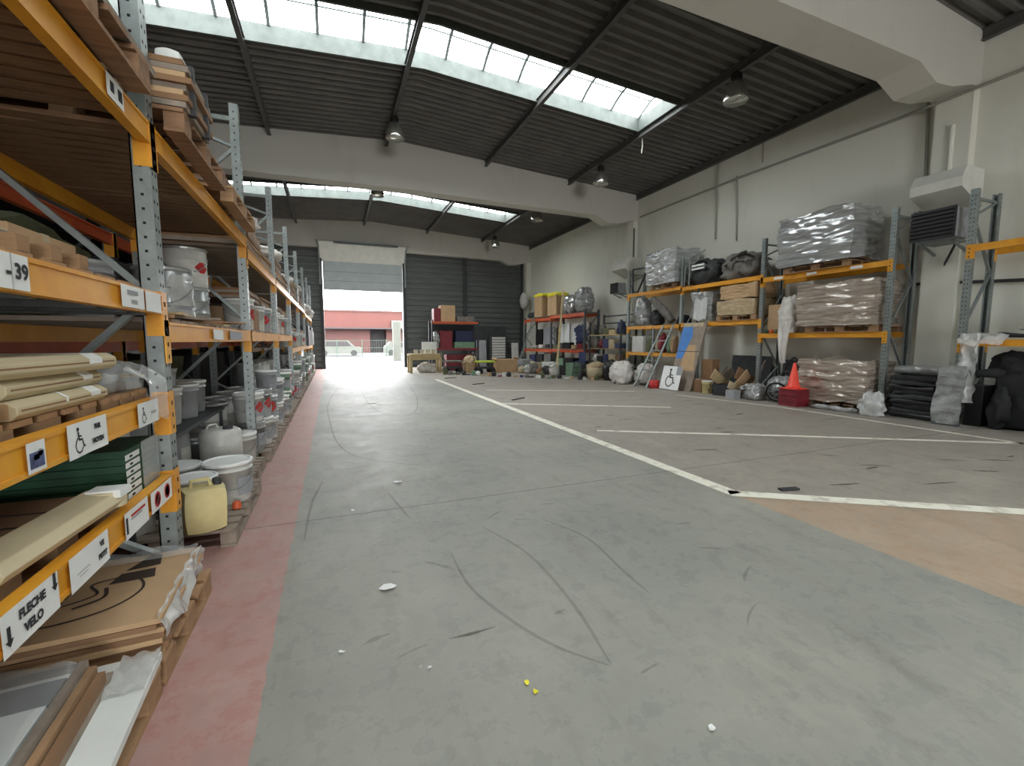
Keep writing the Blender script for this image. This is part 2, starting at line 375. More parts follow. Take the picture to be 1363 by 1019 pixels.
put('tyre_mark', ribbon([tuple(p)[:2] for p in gpts([(598, 850), (625, 844), (660, 834)])], [0.004, 0.025, 0.004], 0.0018), 'stain', floor)
rs = random.Random(5)
def smear(x, y, a, l, w, m):
    n = 9; pts = []; ws_ = []; c = rs.uniform(-.12, .12)
    for i in range(n):
        u = i / (n - 1) * 2 - 1; pts.append((x + l * u * math.cos(a) - c * l * u * u * math.sin(a), y + l * u * math.sin(a) + c * l * u * u * math.cos(a))); ws_.append(.004 + w * (1 - u * u) * rs.uniform(.35, 1))
    put('stain_mark', ribbon(pts, ws_, 0.002), m, floor)
for i in range(60):
    x, y = rs.uniform(3.9, 9.2), rs.uniform(2.4, 16)
    if y < 5.6 - 0.65 * x + 0.3: continue
    smear(x, y, rs.uniform(-.7, .3), rs.uniform(.08, .34), rs.uniform(.03, .09), 'stain')
for i in range(80):
    smear(rs.uniform(-.2, 3.5), rs.uniform(1.4, 14), rs.uniform(-.9, .7), rs.uniform(.03, .13), rs.uniform(.012, .04), 'tyre')

# ---------------------------------------------------------------- walls, columns, beams
struct('wall_right', MB().box(XR, XR + 0.3, YB - 0.3, YF + 0.3, 0, 8.2), 'wall_white')
struct('wall_left', MB().box(XL - 0.3, XL, YB - 0.3, YF + 0.3, 0, 8.2), 'cladding')
wb = MB(); wb.box(XL - .3, -0.6, YB - 0.3, YB, 0, 8.2); wb.box(4.6, XR + .3, YB - 0.3, YB, 0, 8.2); wb.box(-0.6, 4.6, YB - 0.3, YB, 4.4, 8.2)  # door-sized opening added behind the camera to let daylight in
struct('wall_back', wb, 'wall_white')
FZ = 6.35
wf = MB(); wf.box(XL - .3, DX0, YF, YF + 0.3, 0, 8.2); wf.box(DX1, XR + .3, YF, YF + 0.3, 0, 8.2); wf.box(DX0, DX1, YF, YF + 0.3, FZ - 0.1, 8.2)
wall_far = struct('wall_far', wf, 'wall_white')
# dark ribbed cladding panels, either side of the doorway, each panel of stepped horizontal ribs
def cladding(x0, x1):
    mb = MB(); z = 0.0
    mb.box(x0, x1, YF - 0.06, YF - 0.005, 0, 6.3)
    while z < 6.2:
        mb.prism([(YF - 0.06, z + 0.04), (YF - 0.105, z + 0.09), (YF - 0.105, z + 0.22), (YF - 0.06, z + 0.27)], x0, x1, 'x'); z += 0.31
    put('cladding_panel', mb, 'cladding', wall_far)
for a, b_ in ((XL, -5.2), (-5.15, -2.85), (-2.8, DX0 - 0.12), (DX1 + 0.12, 7.28), (7.36, 11.0)): cladding(a, b_)
put('cladding_post', MB().box(7.2, 7.44, YF - 0.16, YF, 0, 6.3), 'charcoal', wall_far)
put('cladding_post', MB().box(10.86, 11.02, YF - 0.16, YF, 0, 6.3), 'charcoal', wall_far)
# half-raised sectional door in its white surround
door = put('door_1', MB().box(DX0 + 0.02, DX1 - 0.02, YF - 0.12, YF - 0.06, DZ, 5.62), 'door_leaf'); tag(door, 'pale grey sectional door half raised above the far doorway', kind='structure')
hood = MB(); hood.prism([(YF - 0.02, 5.6), (YF - 0.1, 5.6), (YF - 0.62, 6.52), (YF - 0.55, 6.6), (YF - 0.02, 6.6)], DX0 - 0.1, DX1 + 0.1, 'x')
put('header_panel', hood, 'door_white', door)
for z in (4.62, 5.1): put('seam', MB().box(DX0 + 0.02, DX1 - 0.02, YF - 0.126, YF - 0.12, z, z + 0.012), 'galv_dark', door)
put('spring_bar', MB().box(DX0 + 0.6, DX1 - 0.3, YF - 0.72, YF - 0.6, 6.46, 6.56), 'galv_dark', door)
for x, sx in ((DX0, -1), (DX1, 1)):
    put('door_jamb', MB().box(min(x, x + sx * 0.16), max(x, x + sx * 0.16), YF - 0.18, YF + 0.05, 0, 6.45), 'charcoal', door)
    put('guide_rail', MB().tube([(x + sx * 0.12, YF - 0.24, 4.4), (x + sx * 0.12, YF - 0.24, 5.7), (x + sx * 0.14, YF - 0.4, 6.25), (x + sx * 0.2, YF - 0.9, 6.5)], 0.045, 6), 'galv', door)

def beam_poly(half=False):
    p = [(XL, roofz(XL)), (RX, RZ), (XR, roofz(XR))]
    p += [(XR, 6.22), (XR - 0.3, 6.2), (XR - 0.9, 6.04), (XR - 1.4, 6.0), (XR - 1.95, 6.24), (RX, 6.32), (XL + 1.95, 6.24), (XL + 1.4, 6.0), (XL + .9, 6.04), (XL + .3, 6.2), (XL, 6.22)]
    return p[::-1]
for i, (y0, y1, cx) in enumerate(((4.85, 5.5, 0.2), (14.9, 15.4, 0.2), (25.15, YF, 0.3), (-5.35, -4.75, 0.2))):
    bm = put('concrete_beam', MB().prism(beam_poly(), y0, y1, 'y'), 'concrete')
    tag(bm, ['pitched concrete roof beam nearest the camera, at the upper right', 'pitched concrete roof beam crossing mid hall between the two skylights', 'pitched concrete roof beam along the far wall above the doorway', 'pitched concrete roof beam behind the camera'][i], kind='structure')
    for x0, x1 in ((XR - cx, XR), (XL, XL + cx)):
        put('column', MB().box(x0, x1, y0, y1 - 0.08, 0, 6.2), 'wall_white', bm)

# ---------------------------------------------------------------- roof: trapezoidal steel deck, purlins, skylights
def deck_strip(mb, x0, x1, y0, y1, pitch=0.26, d=0.085):
    xs = sorted({x0, x1} | ({RX} if x0 < RX < x1 else set())); n = max(1, round((y1 - y0) / pitch)); p = (y1 - y0) / n; prof = []
    for i in range(n):
        a = y0 + i * p; prof += [(a, 0), (a + p * .30, 0), (a + p * .46, d), (a + p * .84, d)]
    prof.append((y1, 0))
    for xa, xb in zip(xs[:-1], xs[1:]):
        vs = [(xa, y, roofz(xa) + z) for y, z in prof] + [(xb, y, roofz(xb) + z) for y, z in prof]; k = len(prof)
        mb._add(vs, [(i, i + 1, i + 1 + k, i + k) for i in range(k - 1)])
dk = MB(); edges = sorted(SKYL); y = YB
for a, b_ in edges:
    deck_strip(dk, XL, XR, y, a); deck_strip(dk, XL, SKX0, a, b_); deck_strip(dk, SKX1, XR, a, b_); y = b_
deck_strip(dk, XL, XR, y, YF)
ceiling = struct('ceiling', dk, 'roof_steel', label='dark ribbed steel roof deck')
BY = [YB, -5.35, -4.75, 4.85, 5.5, 14.9, 15.4, 25.15]
for x in (-4.85, -1.45, 1.78, 5.05, 8.25, XR - 0.1, XL + 0.1):
    for y0, y1 in zip(BY[0::2], BY[1::2]):
        z = roofz(x); mb = MB()
        mb.box(x - 0.05, x + 0.05, y0, y1, z - 0.2, z - 0.185); mb.box(x - 0.008, x + 0.008, y0, y1, z - 0.19, z - 0.005); mb.box(x - 0.05, x + 0.05, y0, y1, z - 0.015, z - 0.002)
        put('purlin', mb, 'purlin', ceiling)
for i, (y0, y1) in enumerate(SKYL):
    lab = ['bright rooflight strip above the near bay', 'bright rooflight strip above the far bay', 'rooflight strip above the camera', 'rooflight strip at the rear of the hall'][i]
    cb = MB(); t = 0.05; hh = 0.30
    def sl(mb, xa, xb, ya, yb, za, zb):
        xs = [xa] + ([RX] if xa < RX < xb else []) + [xb]
        for p, q in zip(xs[:-1], xs[1:]):
            mb.hexa([(p, ya, roofz(p) + za), (q, ya, roofz(q) + za), (q, yb, roofz(q) + za), (p, yb, roofz(p) + za),
                     (p, ya, roofz(p) + zb), (q, ya, roofz(q) + zb), (q, yb, roofz(q) + zb), (p, yb, roofz(p) + zb)])
    sl(cb, SKX0, SKX1, y0 - t, y0, -0.06, hh); sl(cb, SKX0, SKX1, y1, y1 + t, -0.06, hh)
    sl(cb, SKX0 - t, SKX0, y0 - t, y1 + t, -0.06, hh); sl(cb, SKX1, SKX1 + t, y0 - t, y1 + t, -0.06, hh)
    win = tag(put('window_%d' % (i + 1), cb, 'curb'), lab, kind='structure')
    nb = 13; w = (SKX1 - SKX0) / nb
    arch = lambda s: hh + 0.26 * math.sin(math.pi * s)          # barrel-vault glazing profile
    N = 3
    for k in range(nb + 1):
        x = SKX0 + k * w; mb = MB()
        mb.tube([(x, y0 + (y1 - y0) * s / 6, roofz(x) + arch(s / 6)) for s in range(7)], 0.045, 4)
        put('glazing_bar', mb, 'glaze_bar', win)
    for s in (1 / 3, 2 / 3):
        yy = y0 + (y1 - y0) * s; mb = MB()
        mb.tube([(SKX0, yy, roofz(SKX0) + arch(s)), (RX, yy, RZ + arch(s)), (SKX1, yy, roofz(SKX1) + arch(s))], 0.03, 4)
        put('glazing_rail', mb, 'glaze_bar', win)
    for k in range(nb):
        xa, xb = SKX0 + k * w, SKX0 + (k + 1) * w
        for s in range(N):
            mb = MB(); a, b_ = s / N, (s + 1) / N; ya, yb = y0 + (y1 - y0) * a, y0 + (y1 - y0) * b_
            mb.quad((xa, ya, roofz(xa) + arch(a) + .02), (xb, ya, roofz(xb) + arch(a) + .02), (xb, yb, roofz(xb) + arch(b_) + .02), (xa, yb, roofz(xa) + arch(b_) + .02))
            put('pane', mb, 'skylight_pane', win)

# ---------------------------------------------------------------- wall pipes and cable runs
def run(name, pts, r, m='cable'): return put(name, MB().tube(pts, r, 6), m)
cab = thing('cable_run', 'thin white conduit running along the right wall under the roof', 'conduit', (0, 0, 0))
put('conduit', MB().tube([(XR - .24, 2.0, 6.13), (XR - .24, 4.8, 6.13), (XR - .24, 5.55, 6.13), (XR - .05, 6.1, 6.2), (XR - .05, 10.2, 6.3), (XR - .05, 14.7, 6.3)], 0.03, 6), 'pipe_shade_grey', cab)
def wpipe(label, pts, r=0.03, m='pipe_shade_grey'):
    o = put('wall_pipe', MB().tube(pts, r, 6), m); tag(o, label, 'pipe', 'pipes on the right wall')
wpipe('white pipe dropping down the right wall, left of the pair above the fabric heap', [at(956, 207, X=XR - .04), at(952, 318, X=XR - .04)])
wpipe('white pipe dropping down the right wall, right of the pair above the fabric heap', [at(981, 234, X=XR - .04), at(980, 320, X=XR - .04)], 0.025)
wpipe('thin pipe beside the near column, above the white duct hood', [at(1236, 132, X=11.36), at(1232, 236, X=11.36)], 0.03)
wpipe('thin short pipe hanging high on the right wall', [at(1016, 188, X=XR - .03), at(1015, 216, X=XR - .03)], 0.02)
wpipe('grey pipe down the mid column beside the far heater', [(XR - 0.2, 14.86, 5.9), (XR - .2, 14.86, 3.6)], 0.035, 'cable')
wpipe('dark horizontal pipe along the right wall behind the near racks', [at(1215, 378, X=XR - .06), at(1420, 370, X=XR - .06)], 0.03, 'charcoal')
wpipe('dark cable dropping from the black heater on the right wall', [at(1275, 318, X=10.9), at(1258, 350, X=11.2), at(1250, 385, X=11.36)], 0.02, 'charcoal')

# ---------------------------------------------------------------- outside: yard, red building, fence
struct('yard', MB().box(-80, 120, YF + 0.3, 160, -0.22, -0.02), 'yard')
bd = thing('red_building', 'red industrial building with dark recess seen through the doorway', 'building', (10, 58, 0))
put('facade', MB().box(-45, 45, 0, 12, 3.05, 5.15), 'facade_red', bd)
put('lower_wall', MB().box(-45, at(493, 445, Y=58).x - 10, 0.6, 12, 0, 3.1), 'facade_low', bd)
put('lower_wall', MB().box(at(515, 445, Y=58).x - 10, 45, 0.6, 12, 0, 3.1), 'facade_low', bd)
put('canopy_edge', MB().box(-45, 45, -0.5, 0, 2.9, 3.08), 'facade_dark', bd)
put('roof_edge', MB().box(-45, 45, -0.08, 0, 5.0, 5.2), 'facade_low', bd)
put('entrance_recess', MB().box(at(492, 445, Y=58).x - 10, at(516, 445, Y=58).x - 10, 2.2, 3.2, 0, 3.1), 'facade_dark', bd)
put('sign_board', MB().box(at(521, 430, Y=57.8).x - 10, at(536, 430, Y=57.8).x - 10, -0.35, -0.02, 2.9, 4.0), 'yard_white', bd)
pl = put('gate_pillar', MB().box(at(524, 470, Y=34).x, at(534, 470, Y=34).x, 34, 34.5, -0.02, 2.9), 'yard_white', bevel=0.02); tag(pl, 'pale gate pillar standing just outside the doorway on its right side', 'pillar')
fz = 44.0
fen = thing('wire_fence', 'pale green wire fence panels across the yard outside', 'fence', (0, fz, 0))
for k in range(9):
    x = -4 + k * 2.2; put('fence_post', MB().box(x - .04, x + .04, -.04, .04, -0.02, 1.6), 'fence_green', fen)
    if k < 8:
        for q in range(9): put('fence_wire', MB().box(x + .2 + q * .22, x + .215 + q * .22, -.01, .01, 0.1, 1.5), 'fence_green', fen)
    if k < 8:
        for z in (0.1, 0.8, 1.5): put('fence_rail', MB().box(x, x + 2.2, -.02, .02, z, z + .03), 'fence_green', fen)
for x, wd_, h_, c_, lb in ((0.6, 4.2, 1.35, 'yard_white', 'white van parked behind the yard fence, left of the recess'), (6.6, 3.4, 1.2, 'yard_white', 'white car parked behind the yard fence, in front of the recess')):
    v = thing('parked_car', lb, 'car', (x, 47, -0.02))
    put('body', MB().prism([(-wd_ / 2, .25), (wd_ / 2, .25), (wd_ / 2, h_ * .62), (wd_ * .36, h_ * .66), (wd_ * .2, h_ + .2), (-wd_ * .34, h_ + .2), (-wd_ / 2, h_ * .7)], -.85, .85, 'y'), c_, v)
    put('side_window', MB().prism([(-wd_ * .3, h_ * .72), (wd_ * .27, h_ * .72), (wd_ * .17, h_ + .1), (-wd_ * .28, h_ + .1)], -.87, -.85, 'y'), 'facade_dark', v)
    for s in (-1, 1): put('wheel', MB().tube([(s * wd_ * .32, -.86, .3), (s * wd_ * .32, -.66, .3)], .3, 14), 'rubber', v)

# ---------------------------------------------------------------- high-bay lamps and unit heaters
def lamp(x, y, zb, label):
    t = thing('high_bay_lamp', label, 'lamp', (x, y, zb), 0, 'high bay lamps')
    zt = roofz(x) - 0.2 - zb
    put('reflector', MB().lathe([(0.245, 0.0), (0.25, 0.015), (0.245, 0.12), (0.21, 0.26), (0.15, 0.37), (0.10, 0.42), (0.09, 0.42), (0.14, 0.36), (0.195, 0.255), (0.225, 0.12), (0.23, 0.02)], 24), 'lamp_metal', t, smooth=True)
    put('ballast', MB().lathe([(0.10, 0.41), (0.115, 0.43), (0.115, 0.56), (0.08, 0.6)], 16), 'lamp_dark', t)
    put('hanger', MB().tube([(0, 0, 0.59), (0, 0, zt)], 0.018, 6), 'lamp_dark', t)
    put('bulb', MB().lathe([(0.03, 0.10), (0.06, 0.14), (0.06, 0.24), (0.035, 0.32)], 12), 'white_pl', t, smooth=True)
lamp(1.78, 12.9, 6.95, 'bell shaped lamp hanging left of centre, in front of the mid beam')
lamp(8.25, 7.55, 6.62, 'largest bell shaped lamp, hanging near the right wall')
lamp(8.25, 12.75, 6.52, 'bell shaped lamp right of centre, hanging in front of the mid beam')
lamp(1.78, 17.95, 6.92, 'small bell shaped lamp seen under the mid beam, below the far skylight')
lamp(8.25, 17.6, 6.55, 'small bell shaped lamp right of the far skylight')
lamp(8.25, 22.85, 6.45, 'smallest bell shaped lamp, against the far beam')

def heater(c, s, label, rz=0):
    t = thing('unit_heater', label, 'heater', c, rz)
    put('casing', MB().box(-0.32 * s, 0.30 * s, -0.42 * s, 0.42 * s, -0.34 * s, 0.34 * s), 'grey_pl', t, bevel=0.02)
    put('front_frame', MB().box(-0.36 * s, -0.32 * s, -0.43 * s, 0.43 * s, -0.35 * s, 0.35 * s), 'black_pl', t)
    for k in range(7): put('louvre', MB().obox((-0.37 * s, 0, (-0.27 + k * 0.09) * s), (0.05 * s, 0.8 * s, 0.02 * s), (0, 0.6, 0)), 'hole', t)
    for y in (-0.3, 0.3): put('bracket', MB().bar((-0.2 * s, y * s, -0.36 * s), (0.5 * s, y * s, -0.6 * s), 0.05 * s, 0.05 * s), 'galv', t)
    put('bracket_arm', MB().box(-0.2 * s, 0.5 * s, -0.32 * s, 0.32 * s, -0.39 * s, -0.345 * s), 'galv', t)
hp = at(1252, 301, X=10.6)
heater(tuple(hp), 0.78, 'black fronted unit heater on the right wall below a white duct hood')
hp2 = at(823, 384, X=10.85)
heater(tuple(hp2), 0.6, 'small black fronted unit heater at the far end of the right racks')
def duct(c, s, label):
    t = thing('duct_hood', label, 'duct hood', c)
    put('hood_body', MB().prism([(-0.5 * s, -0.12 * s), (0.42 * s, -0.5 * s), (0.42 * s, 0.36 * s), (-0.34 * s, 0.36 * s), (-0.5 * s, 0.1 * s)], -0.5 * s, 0.5 * s, 'y'), 'door_white', t)
    put('flue_pipe', MB().tube([(0.3 * s, 0.1, 0.36 * s), (0.3 * s, 0.1, 1.6 * s)], 0.04, 8), 'wall_white', t)
duct(tuple(at(1260, 252, X=10.95)), 0.78, 'white sheet metal duct hood above the black heater')
duct(tuple(at(835, 356, X=11.0)), 0.9, 'white duct hood on the mid column above the small heater')
# ---------------------------------------------------------------- pallet racking
_pm = {}
def post_mesh(h, m='galv'):
    if (h, m) in _pm: return _pm[(h, m)]
    mb = MB(); mb.box(-0.085, 0, -0.05, -0.044, 0, h); mb.box(-0.085, 0, 0.044, 0.05, 0, h); mb.box(-0.006, 0, -0.044, 0.044, 0, h)
    mb.box(-0.085, -0.078, -0.05, -0.025, 0, h); mb.box(-0.085, -0.078, 0.025, 0.05, 0, h)
    mb.mi(1); z = 0.15
    while z < h - 0.05:
        for y, dz in ((-0.022, 0), (0.022, 0)):
            mb.box(-0.001, 0.0008, y - 0.007, y + 0.007, z + dz, z + dz + 0.018)
        mb.box(-0.05, -0.036, -0.0508, -0.049, z + .03, z + .044)
        mb.box(-0.05, -0.036, 0.049, 0.0508, z + .03, z + .044); z += 0.075
    _pm[(h, m)] = mb.mesh('upright_post', [m, 'hole']); return _pm[(h, m)]
def rack(label, xf, xr, sg, posts, h, beams, frame_mat='galv', beam_mat='orange', bh=0.115, name='pallet_rack', rear=True, conn='orange'):
    """xf/xr: x of the aisle face and of the rear face; sg: side the aisle lies on (+1 = +x); beams: (bay, top z)"""
    t = thing(name, label, 'rack', (xf, posts[0], 0))
    y00 = posts[0]; dep = abs(xf - xr); B = {}
    for i, y in enumerate(posts):
        hh = h[i] if isinstance(h, (list, tuple)) else h
        a = put('upright_post', post_mesh(hh, frame_mat), None, t, (0, y - y00, 0), (0, 0, 0 if sg > 0 else math.pi))
        b = put('upright_post', post_mesh(hh, frame_mat), None, t, (-sg * dep, y - y00, 0), (0, 0, math.pi if sg > 0 else 0))
        put('foot_plate', MB().box(-0.1, 0.03, -0.07, 0.07, 0, 0.006), 'galv_dark', a); put('foot_plate', MB().box(-0.1, 0.03, -0.07, 0.07, 0, 0.006), 'galv_dark', b)
        xa, xb = -sg * 0.05, -sg * (dep - 0.05)
        nodes = [q for q in (.2, .8, 1.75, 2.7, 3.65) if q < hh - .2] + [hh - .15]
        for k in range(len(nodes) - 1):
            p_, q_ = (xa, xb) if k % 2 == 0 else (xb, xa)
            put('brace', MB().bar((p_, y - y00, nodes[k]), (q_, y - y00, nodes[k + 1]), 0.03, 0.045, (0, 1, 0)), frame_mat, t)
        for z in (0.2, hh - 0.15): put('strut', MB().bar((xa, y - y00, z), (xb, y - y00, z), 0.03, 0.045, (0, 0, 1)), frame_mat, t)
    for (bay, zt) in beams:
        y0, y1 = posts[bay] - y00 + 0.05, posts[bay + 1] - y00 - 0.05
        for s, off in ((0, 0), (1, -sg * dep)):
            if s and not rear: continue
            dr = sg if s == 0 else -sg
            mb = MB(); xo = off + dr * 0.004
            mb.box(min(xo, xo - dr * .045), max(xo, xo - dr * .045), y0, y1, zt - bh, zt)
            mb.box(min(xo, xo + dr * .006), max(xo, xo + dr * .006), y0, y1, zt - bh, zt - bh + .018); mb.box(min(xo, xo + dr * .006), max(xo, xo + dr * .006), y0, y1, zt - .016, zt)
            bm = put('beam', mb, beam_mat, t)
            if s == 0: B[(bay, zt)] = bm
            for ye, ys in ((y0, -1), (y1, 1)):
                c = MB(); c.box(off + dr * .002, off + dr * .008, ye + min(0, ys * .085), ye + max(0, ys * .085), zt - .235, zt + .01)
                c.box(min(off + dr * .002, off - dr * .07), max(off + dr * .002, off - dr * .07), ye - .004, ye + .004, zt - .235, zt + .01)
                c.mi(1)
                for q in range(3): c.box(off + dr * .0085 if dr > 0 else off + dr * .0095, off + dr * .0095 if dr > 0 else off + dr * .0085, ye + ys * .045 - .008, ye + ys * .045 + .008, zt - .21 + q * .07, zt - .185 + q * .07)
                put('beam_connector', c, [conn, 'hole'], bm)
    return t
XLF, XLR = -0.88, -1.92
LP = [0.25, 3.1, 5.98, 8.85, 11.7, 14.7, 17.8, 20.6, 23.4]
rack('long galvanised pallet rack with orange beams along the left of the aisle', XLF, XLR, 1, LP, [4.1] * 9,
     [(0, 2.67), (0, 1.76), (0, 1.2), (0, .745), (1, 2.67), (1, 1.605), (2, 2.56), (2, 1.605), (3, 2.56), (3, 1.605), (4, 2.56), (4, 1.32), (5, 2.56), (5, 1.32), (6, 2.5), (6, 1.3), (7, 2.5), (7, 1.3)])
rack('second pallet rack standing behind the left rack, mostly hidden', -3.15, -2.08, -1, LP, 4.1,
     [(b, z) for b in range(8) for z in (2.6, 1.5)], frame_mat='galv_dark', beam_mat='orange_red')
XRF, XRR = 10.35, 11.15
RP = [5.52, 8.38, 11.25, 14.0]
rack('pallet rack with orange beams along the right wall', XRF, XRR, -1, RP, 4.1,
     [(0, 3.1), (0, 1.68), (1, 3.18), (1, 2.05), (2, 3.22), (2, 2.02), (2, 1.08)])
rack('pallet rack with orange beams cut by the right edge of the photo', XRF, XRR, -1, [1.5, 4.35], 4.1, [(0, 3.15), (0, 1.52)])
rr = [o for o in COL.objects if o.name.startswith('pallet_rack') and 'along the right wall' in o.get('label', '')][0]
put('support_post', MB().box(-.004, .05, -.03, .03, 0, 1.98), 'galv', rr, (0, 12.55 - RP[0], 0))
# orange-red rack along the right wall near the far corner, and the small one before the far cladding
rack('orange red beamed shelf rack near the far right corner', 10.2, 11.0, -1, [16.9, 20.1, 23.3], [2.85, 2.75, 2.75], [(0, 2.72), (0, 1.08), (1, 2.66), (1, 1.05)], frame_mat='galv_dark', beam_mat='orange_red', bh=0.14, conn='orange_red', name='shelf_rack')

# ---------------------------------------------------------------- pallets and timber decks
_plm = {}
def pallet(loc, label, lx=0.8, ly=1.2, rz=0.0, m='wood', group=None, boards=5, cat='pallet'):
    """deck boards run along local x"""
    t = thing('wooden_pallet', label, cat, loc, rz, group); key = (round(lx, 2), round(ly, 2), m, boards)
    if key not in _plm:
        bw = ly / boards * 0.74
        _plm[key] = (MB().box(-lx / 2, lx / 2, -bw / 2, bw / 2, 0, .022).mesh('deck_board', m), MB().box(-.05, .05, -.07, .07, 0, .09).mesh('block', m),
                     MB().box(-.05, .05, -ly / 2, ly / 2, 0, .02).mesh('bottom_board', m), bw)
    db, bk, bb, bw = _plm[key]
    for i in range(boards): put('deck_board', db, None, t, (0, -ly / 2 + bw / 2 + i * (ly - bw) / (boards - 1), .112))
    for x in (-lx / 2 + .05, 0, lx / 2 - .05):
        put('bottom_board', bb, None, t, (x, 0, 0))
        for y in (-ly / 2 + .08, 0, ly / 2 - .08): put('block', bk, None, t, (x, y, .021))
    return t
PH = 0.134
def timber_deck(label, x0, x1, y0, y1, z, n, m='wood_dark'):
    t = thing('timber_deck', label, 'shelf deck', (0, y0, z)); w = (y1 - y0) / n
    me = MB().box(x0, x1, 0, w * 0.8, 0, .026).mesh('plank', m)
    for i in range(n): put('plank', me, None, t, (random.uniform(-.01, .01), i * w, random.uniform(0, .0006)))
    return t
timber_deck('dark timber plank deck on the top beams of the nearest left bay', -1.98, -0.93, 0.32, 3.04, 2.672, 24)
timber_deck('dark timber plank deck on the top beams of the second left bay', -1.98, -0.93, 3.17, 5.92, 2.672, 24)
timber_deck('timber plank deck on the middle beams of the second left bay', -1.98, -0.93, 3.17, 5.92, 1.607, 18, 'wood_grey')
for i, b in enumerate((2, 3)): timber_deck('timber plank deck on the middle beams of the %s left bay' % ('third', 'fourth')[i], -1.98, -0.93, LP[b] + .07, LP[b + 1] - .07, 1.607, 14, 'wood_grey')
for i, b in enumerate((2, 3, 4, 5)): timber_deck('timber plank deck on the top beams of the %s left bay' % ('third', 'fourth', 'fifth', 'sixth')[i], -1.98, -0.93, LP[b] + .07, LP[b + 1] - .07, 2.562, 12, 'wood_grey')
for i, b in enumerate((4, 5)): timber_deck('timber plank deck on the lower beams of the %s left bay' % ('fifth', 'sixth')[i], -1.98, -0.93, LP[b] + .07, LP[b + 1] - .07, 1.322, 12, 'wood_grey')

# ---------------------------------------------------------------- pails, drums, cans
def ring(r, z, n=20): return [(r, z), (r + .006, z + .006), (r + .006, z + .018), (r, z + .024)]
def wrap_diamond(mb, r, z, s, a0, half):
    def g(u, v):
        a = a0 + (u - v) * half; return (r * math.cos(a), r * math.sin(a), z + (u + v - 1) * s)
    return mb.grid(6, 6, g)
def wrap_label(mb, r, z0, z1, a0, a1, n=6):
    mb._add([(r * math.cos(a0 + (a1 - a0) * i / n), r * math.sin(a0 + (a1 - a0) * i / n), z) for z in (z0, z1) for i in range(n + 1)], [(i, i + 1, i + n + 2, i + n + 1) for i in range(n)])
    return mb
_pc = {}
def pail(loc, label, r=0.16, h=0.36, body='white_pl', lid='lid_pl', rz=0.0, hazard=False, handle=True, sheet=False, group=None, drum=False):
    t = thing('drum' if drum else 'paint_pail', label, 'drum' if drum else 'pail', loc, rz, group); key = (r, h, body, lid, drum)
    if key not in _pc:
        if drum: pr = [(r * .97, 0), (r, .01), (r, h * .3)] + ring(r, h * .31) + [(r, h * .62)] + ring(r, h * .63) + [(r, h * .95), (r * .97, h * .97)]
        else: pr = [(r * .88, 0), (r * .9, .008), (r * .97, h * .78), (r * 1.03, h * .785), (r * 1.03, h * .80), (r * .98, h * .805), (r, h * .9), (r * 1.03, h * .905), (r * 1.03, h * .93), (r, h * .94)]
        bm = MB().lathe(pr, 22).mesh('body', body, True)
        lm = MB().lathe([(r * 1.05, h * .93), (r * 1.06, h * .945), (r * 1.06, h * .985), (r * 1.0, h), (r * .93, h), (r * .9, h * .975), (0.01, h * .975)], 22).mesh('lid', lid)
        hm = MB().tube([(r * 1.04 * math.cos(a), r * 1.04 * math.sin(a), h * .78 - h * .42 * math.sin(a - math.pi)) if True else 0 for a in [math.pi + math.pi * i / 10 for i in range(11)]], .0045, 5).mesh('handle', 'galv')
        em = MB().tube([(r * 1.03, 0, h * .76), (r * 1.06, 0, h * .76)], .018, 8).mesh('handle_ear', body)
        _pc[key] = (bm, lm, hm, em)
    bm, lm, hm, em = _pc[key]
    put('body', bm, None, t); put('lid', lm, None, t)
    if handle: put('handle', hm, None, t)
    if hazard:
        put('hazard_label', wrap_diamond(MB(), r * 1.012, h * .5, .075, -0.75, .075 / r), 'ink_red', t)
    if sheet: put('paper_label', wrap_label(MB(), r * 1.012, h * .2, h * .62, -1.3, -.3), 'ink_grey', t)
    return t
def barrel(loc, label, r=.18, h=.47, body='grey_pl', rz=0):
    t = thing('plastic_drum', label, 'drum', loc, rz)
    put('body', MB().lathe([(r * .9, 0), (r * .98, .02), (r, .06), (r, h * .9), (r * .93, h * .96), (r * .8, h)], 26), body, t, smooth=True)
    put('screw_cap', MB().lathe([(.045, h), (.045, h + .03), (.035, h + .034)], 14, (r * .45, 0, 0)), 'charcoal', t)
    put('grip', MB().tube([(-r * .5, -.07, h), (-r * .5, -.05, h + .035), (-r * .5, .05, h + .035), (-r * .5, .07, h)], .012, 6), body, t)
    put('paper_label', wrap_label(MB(), r * 1.006, h * .25, h * .7, -1.1, -.2), 'white_pl', t)
    return t
def jerrycan(loc, label, rz=0, s=1.0):
    t = thing('jerrycan', label, 'jerrycan', loc, rz)
    put('body', wrapbox((.26 * s, .20 * s, .32 * s), 6, .006, 3, rnd=.35), 'cream_pl', t, (0, 0, .16 * s), smooth=True)
    put('handle', MB().tube([(-.08 * s, 0, .30 * s), (-.07 * s, 0, .37 * s), (.03 * s, 0, .37 * s), (.05 * s, 0, .31 * s)], .016 * s, 8), 'cream_pl', t)
    put('cap', MB().lathe([(.03 * s, .31 * s), (.03 * s, .36 * s), (.024 * s, .365 * s)], 12, (.085 * s, 0, 0)), 'charcoal', t)
    return t
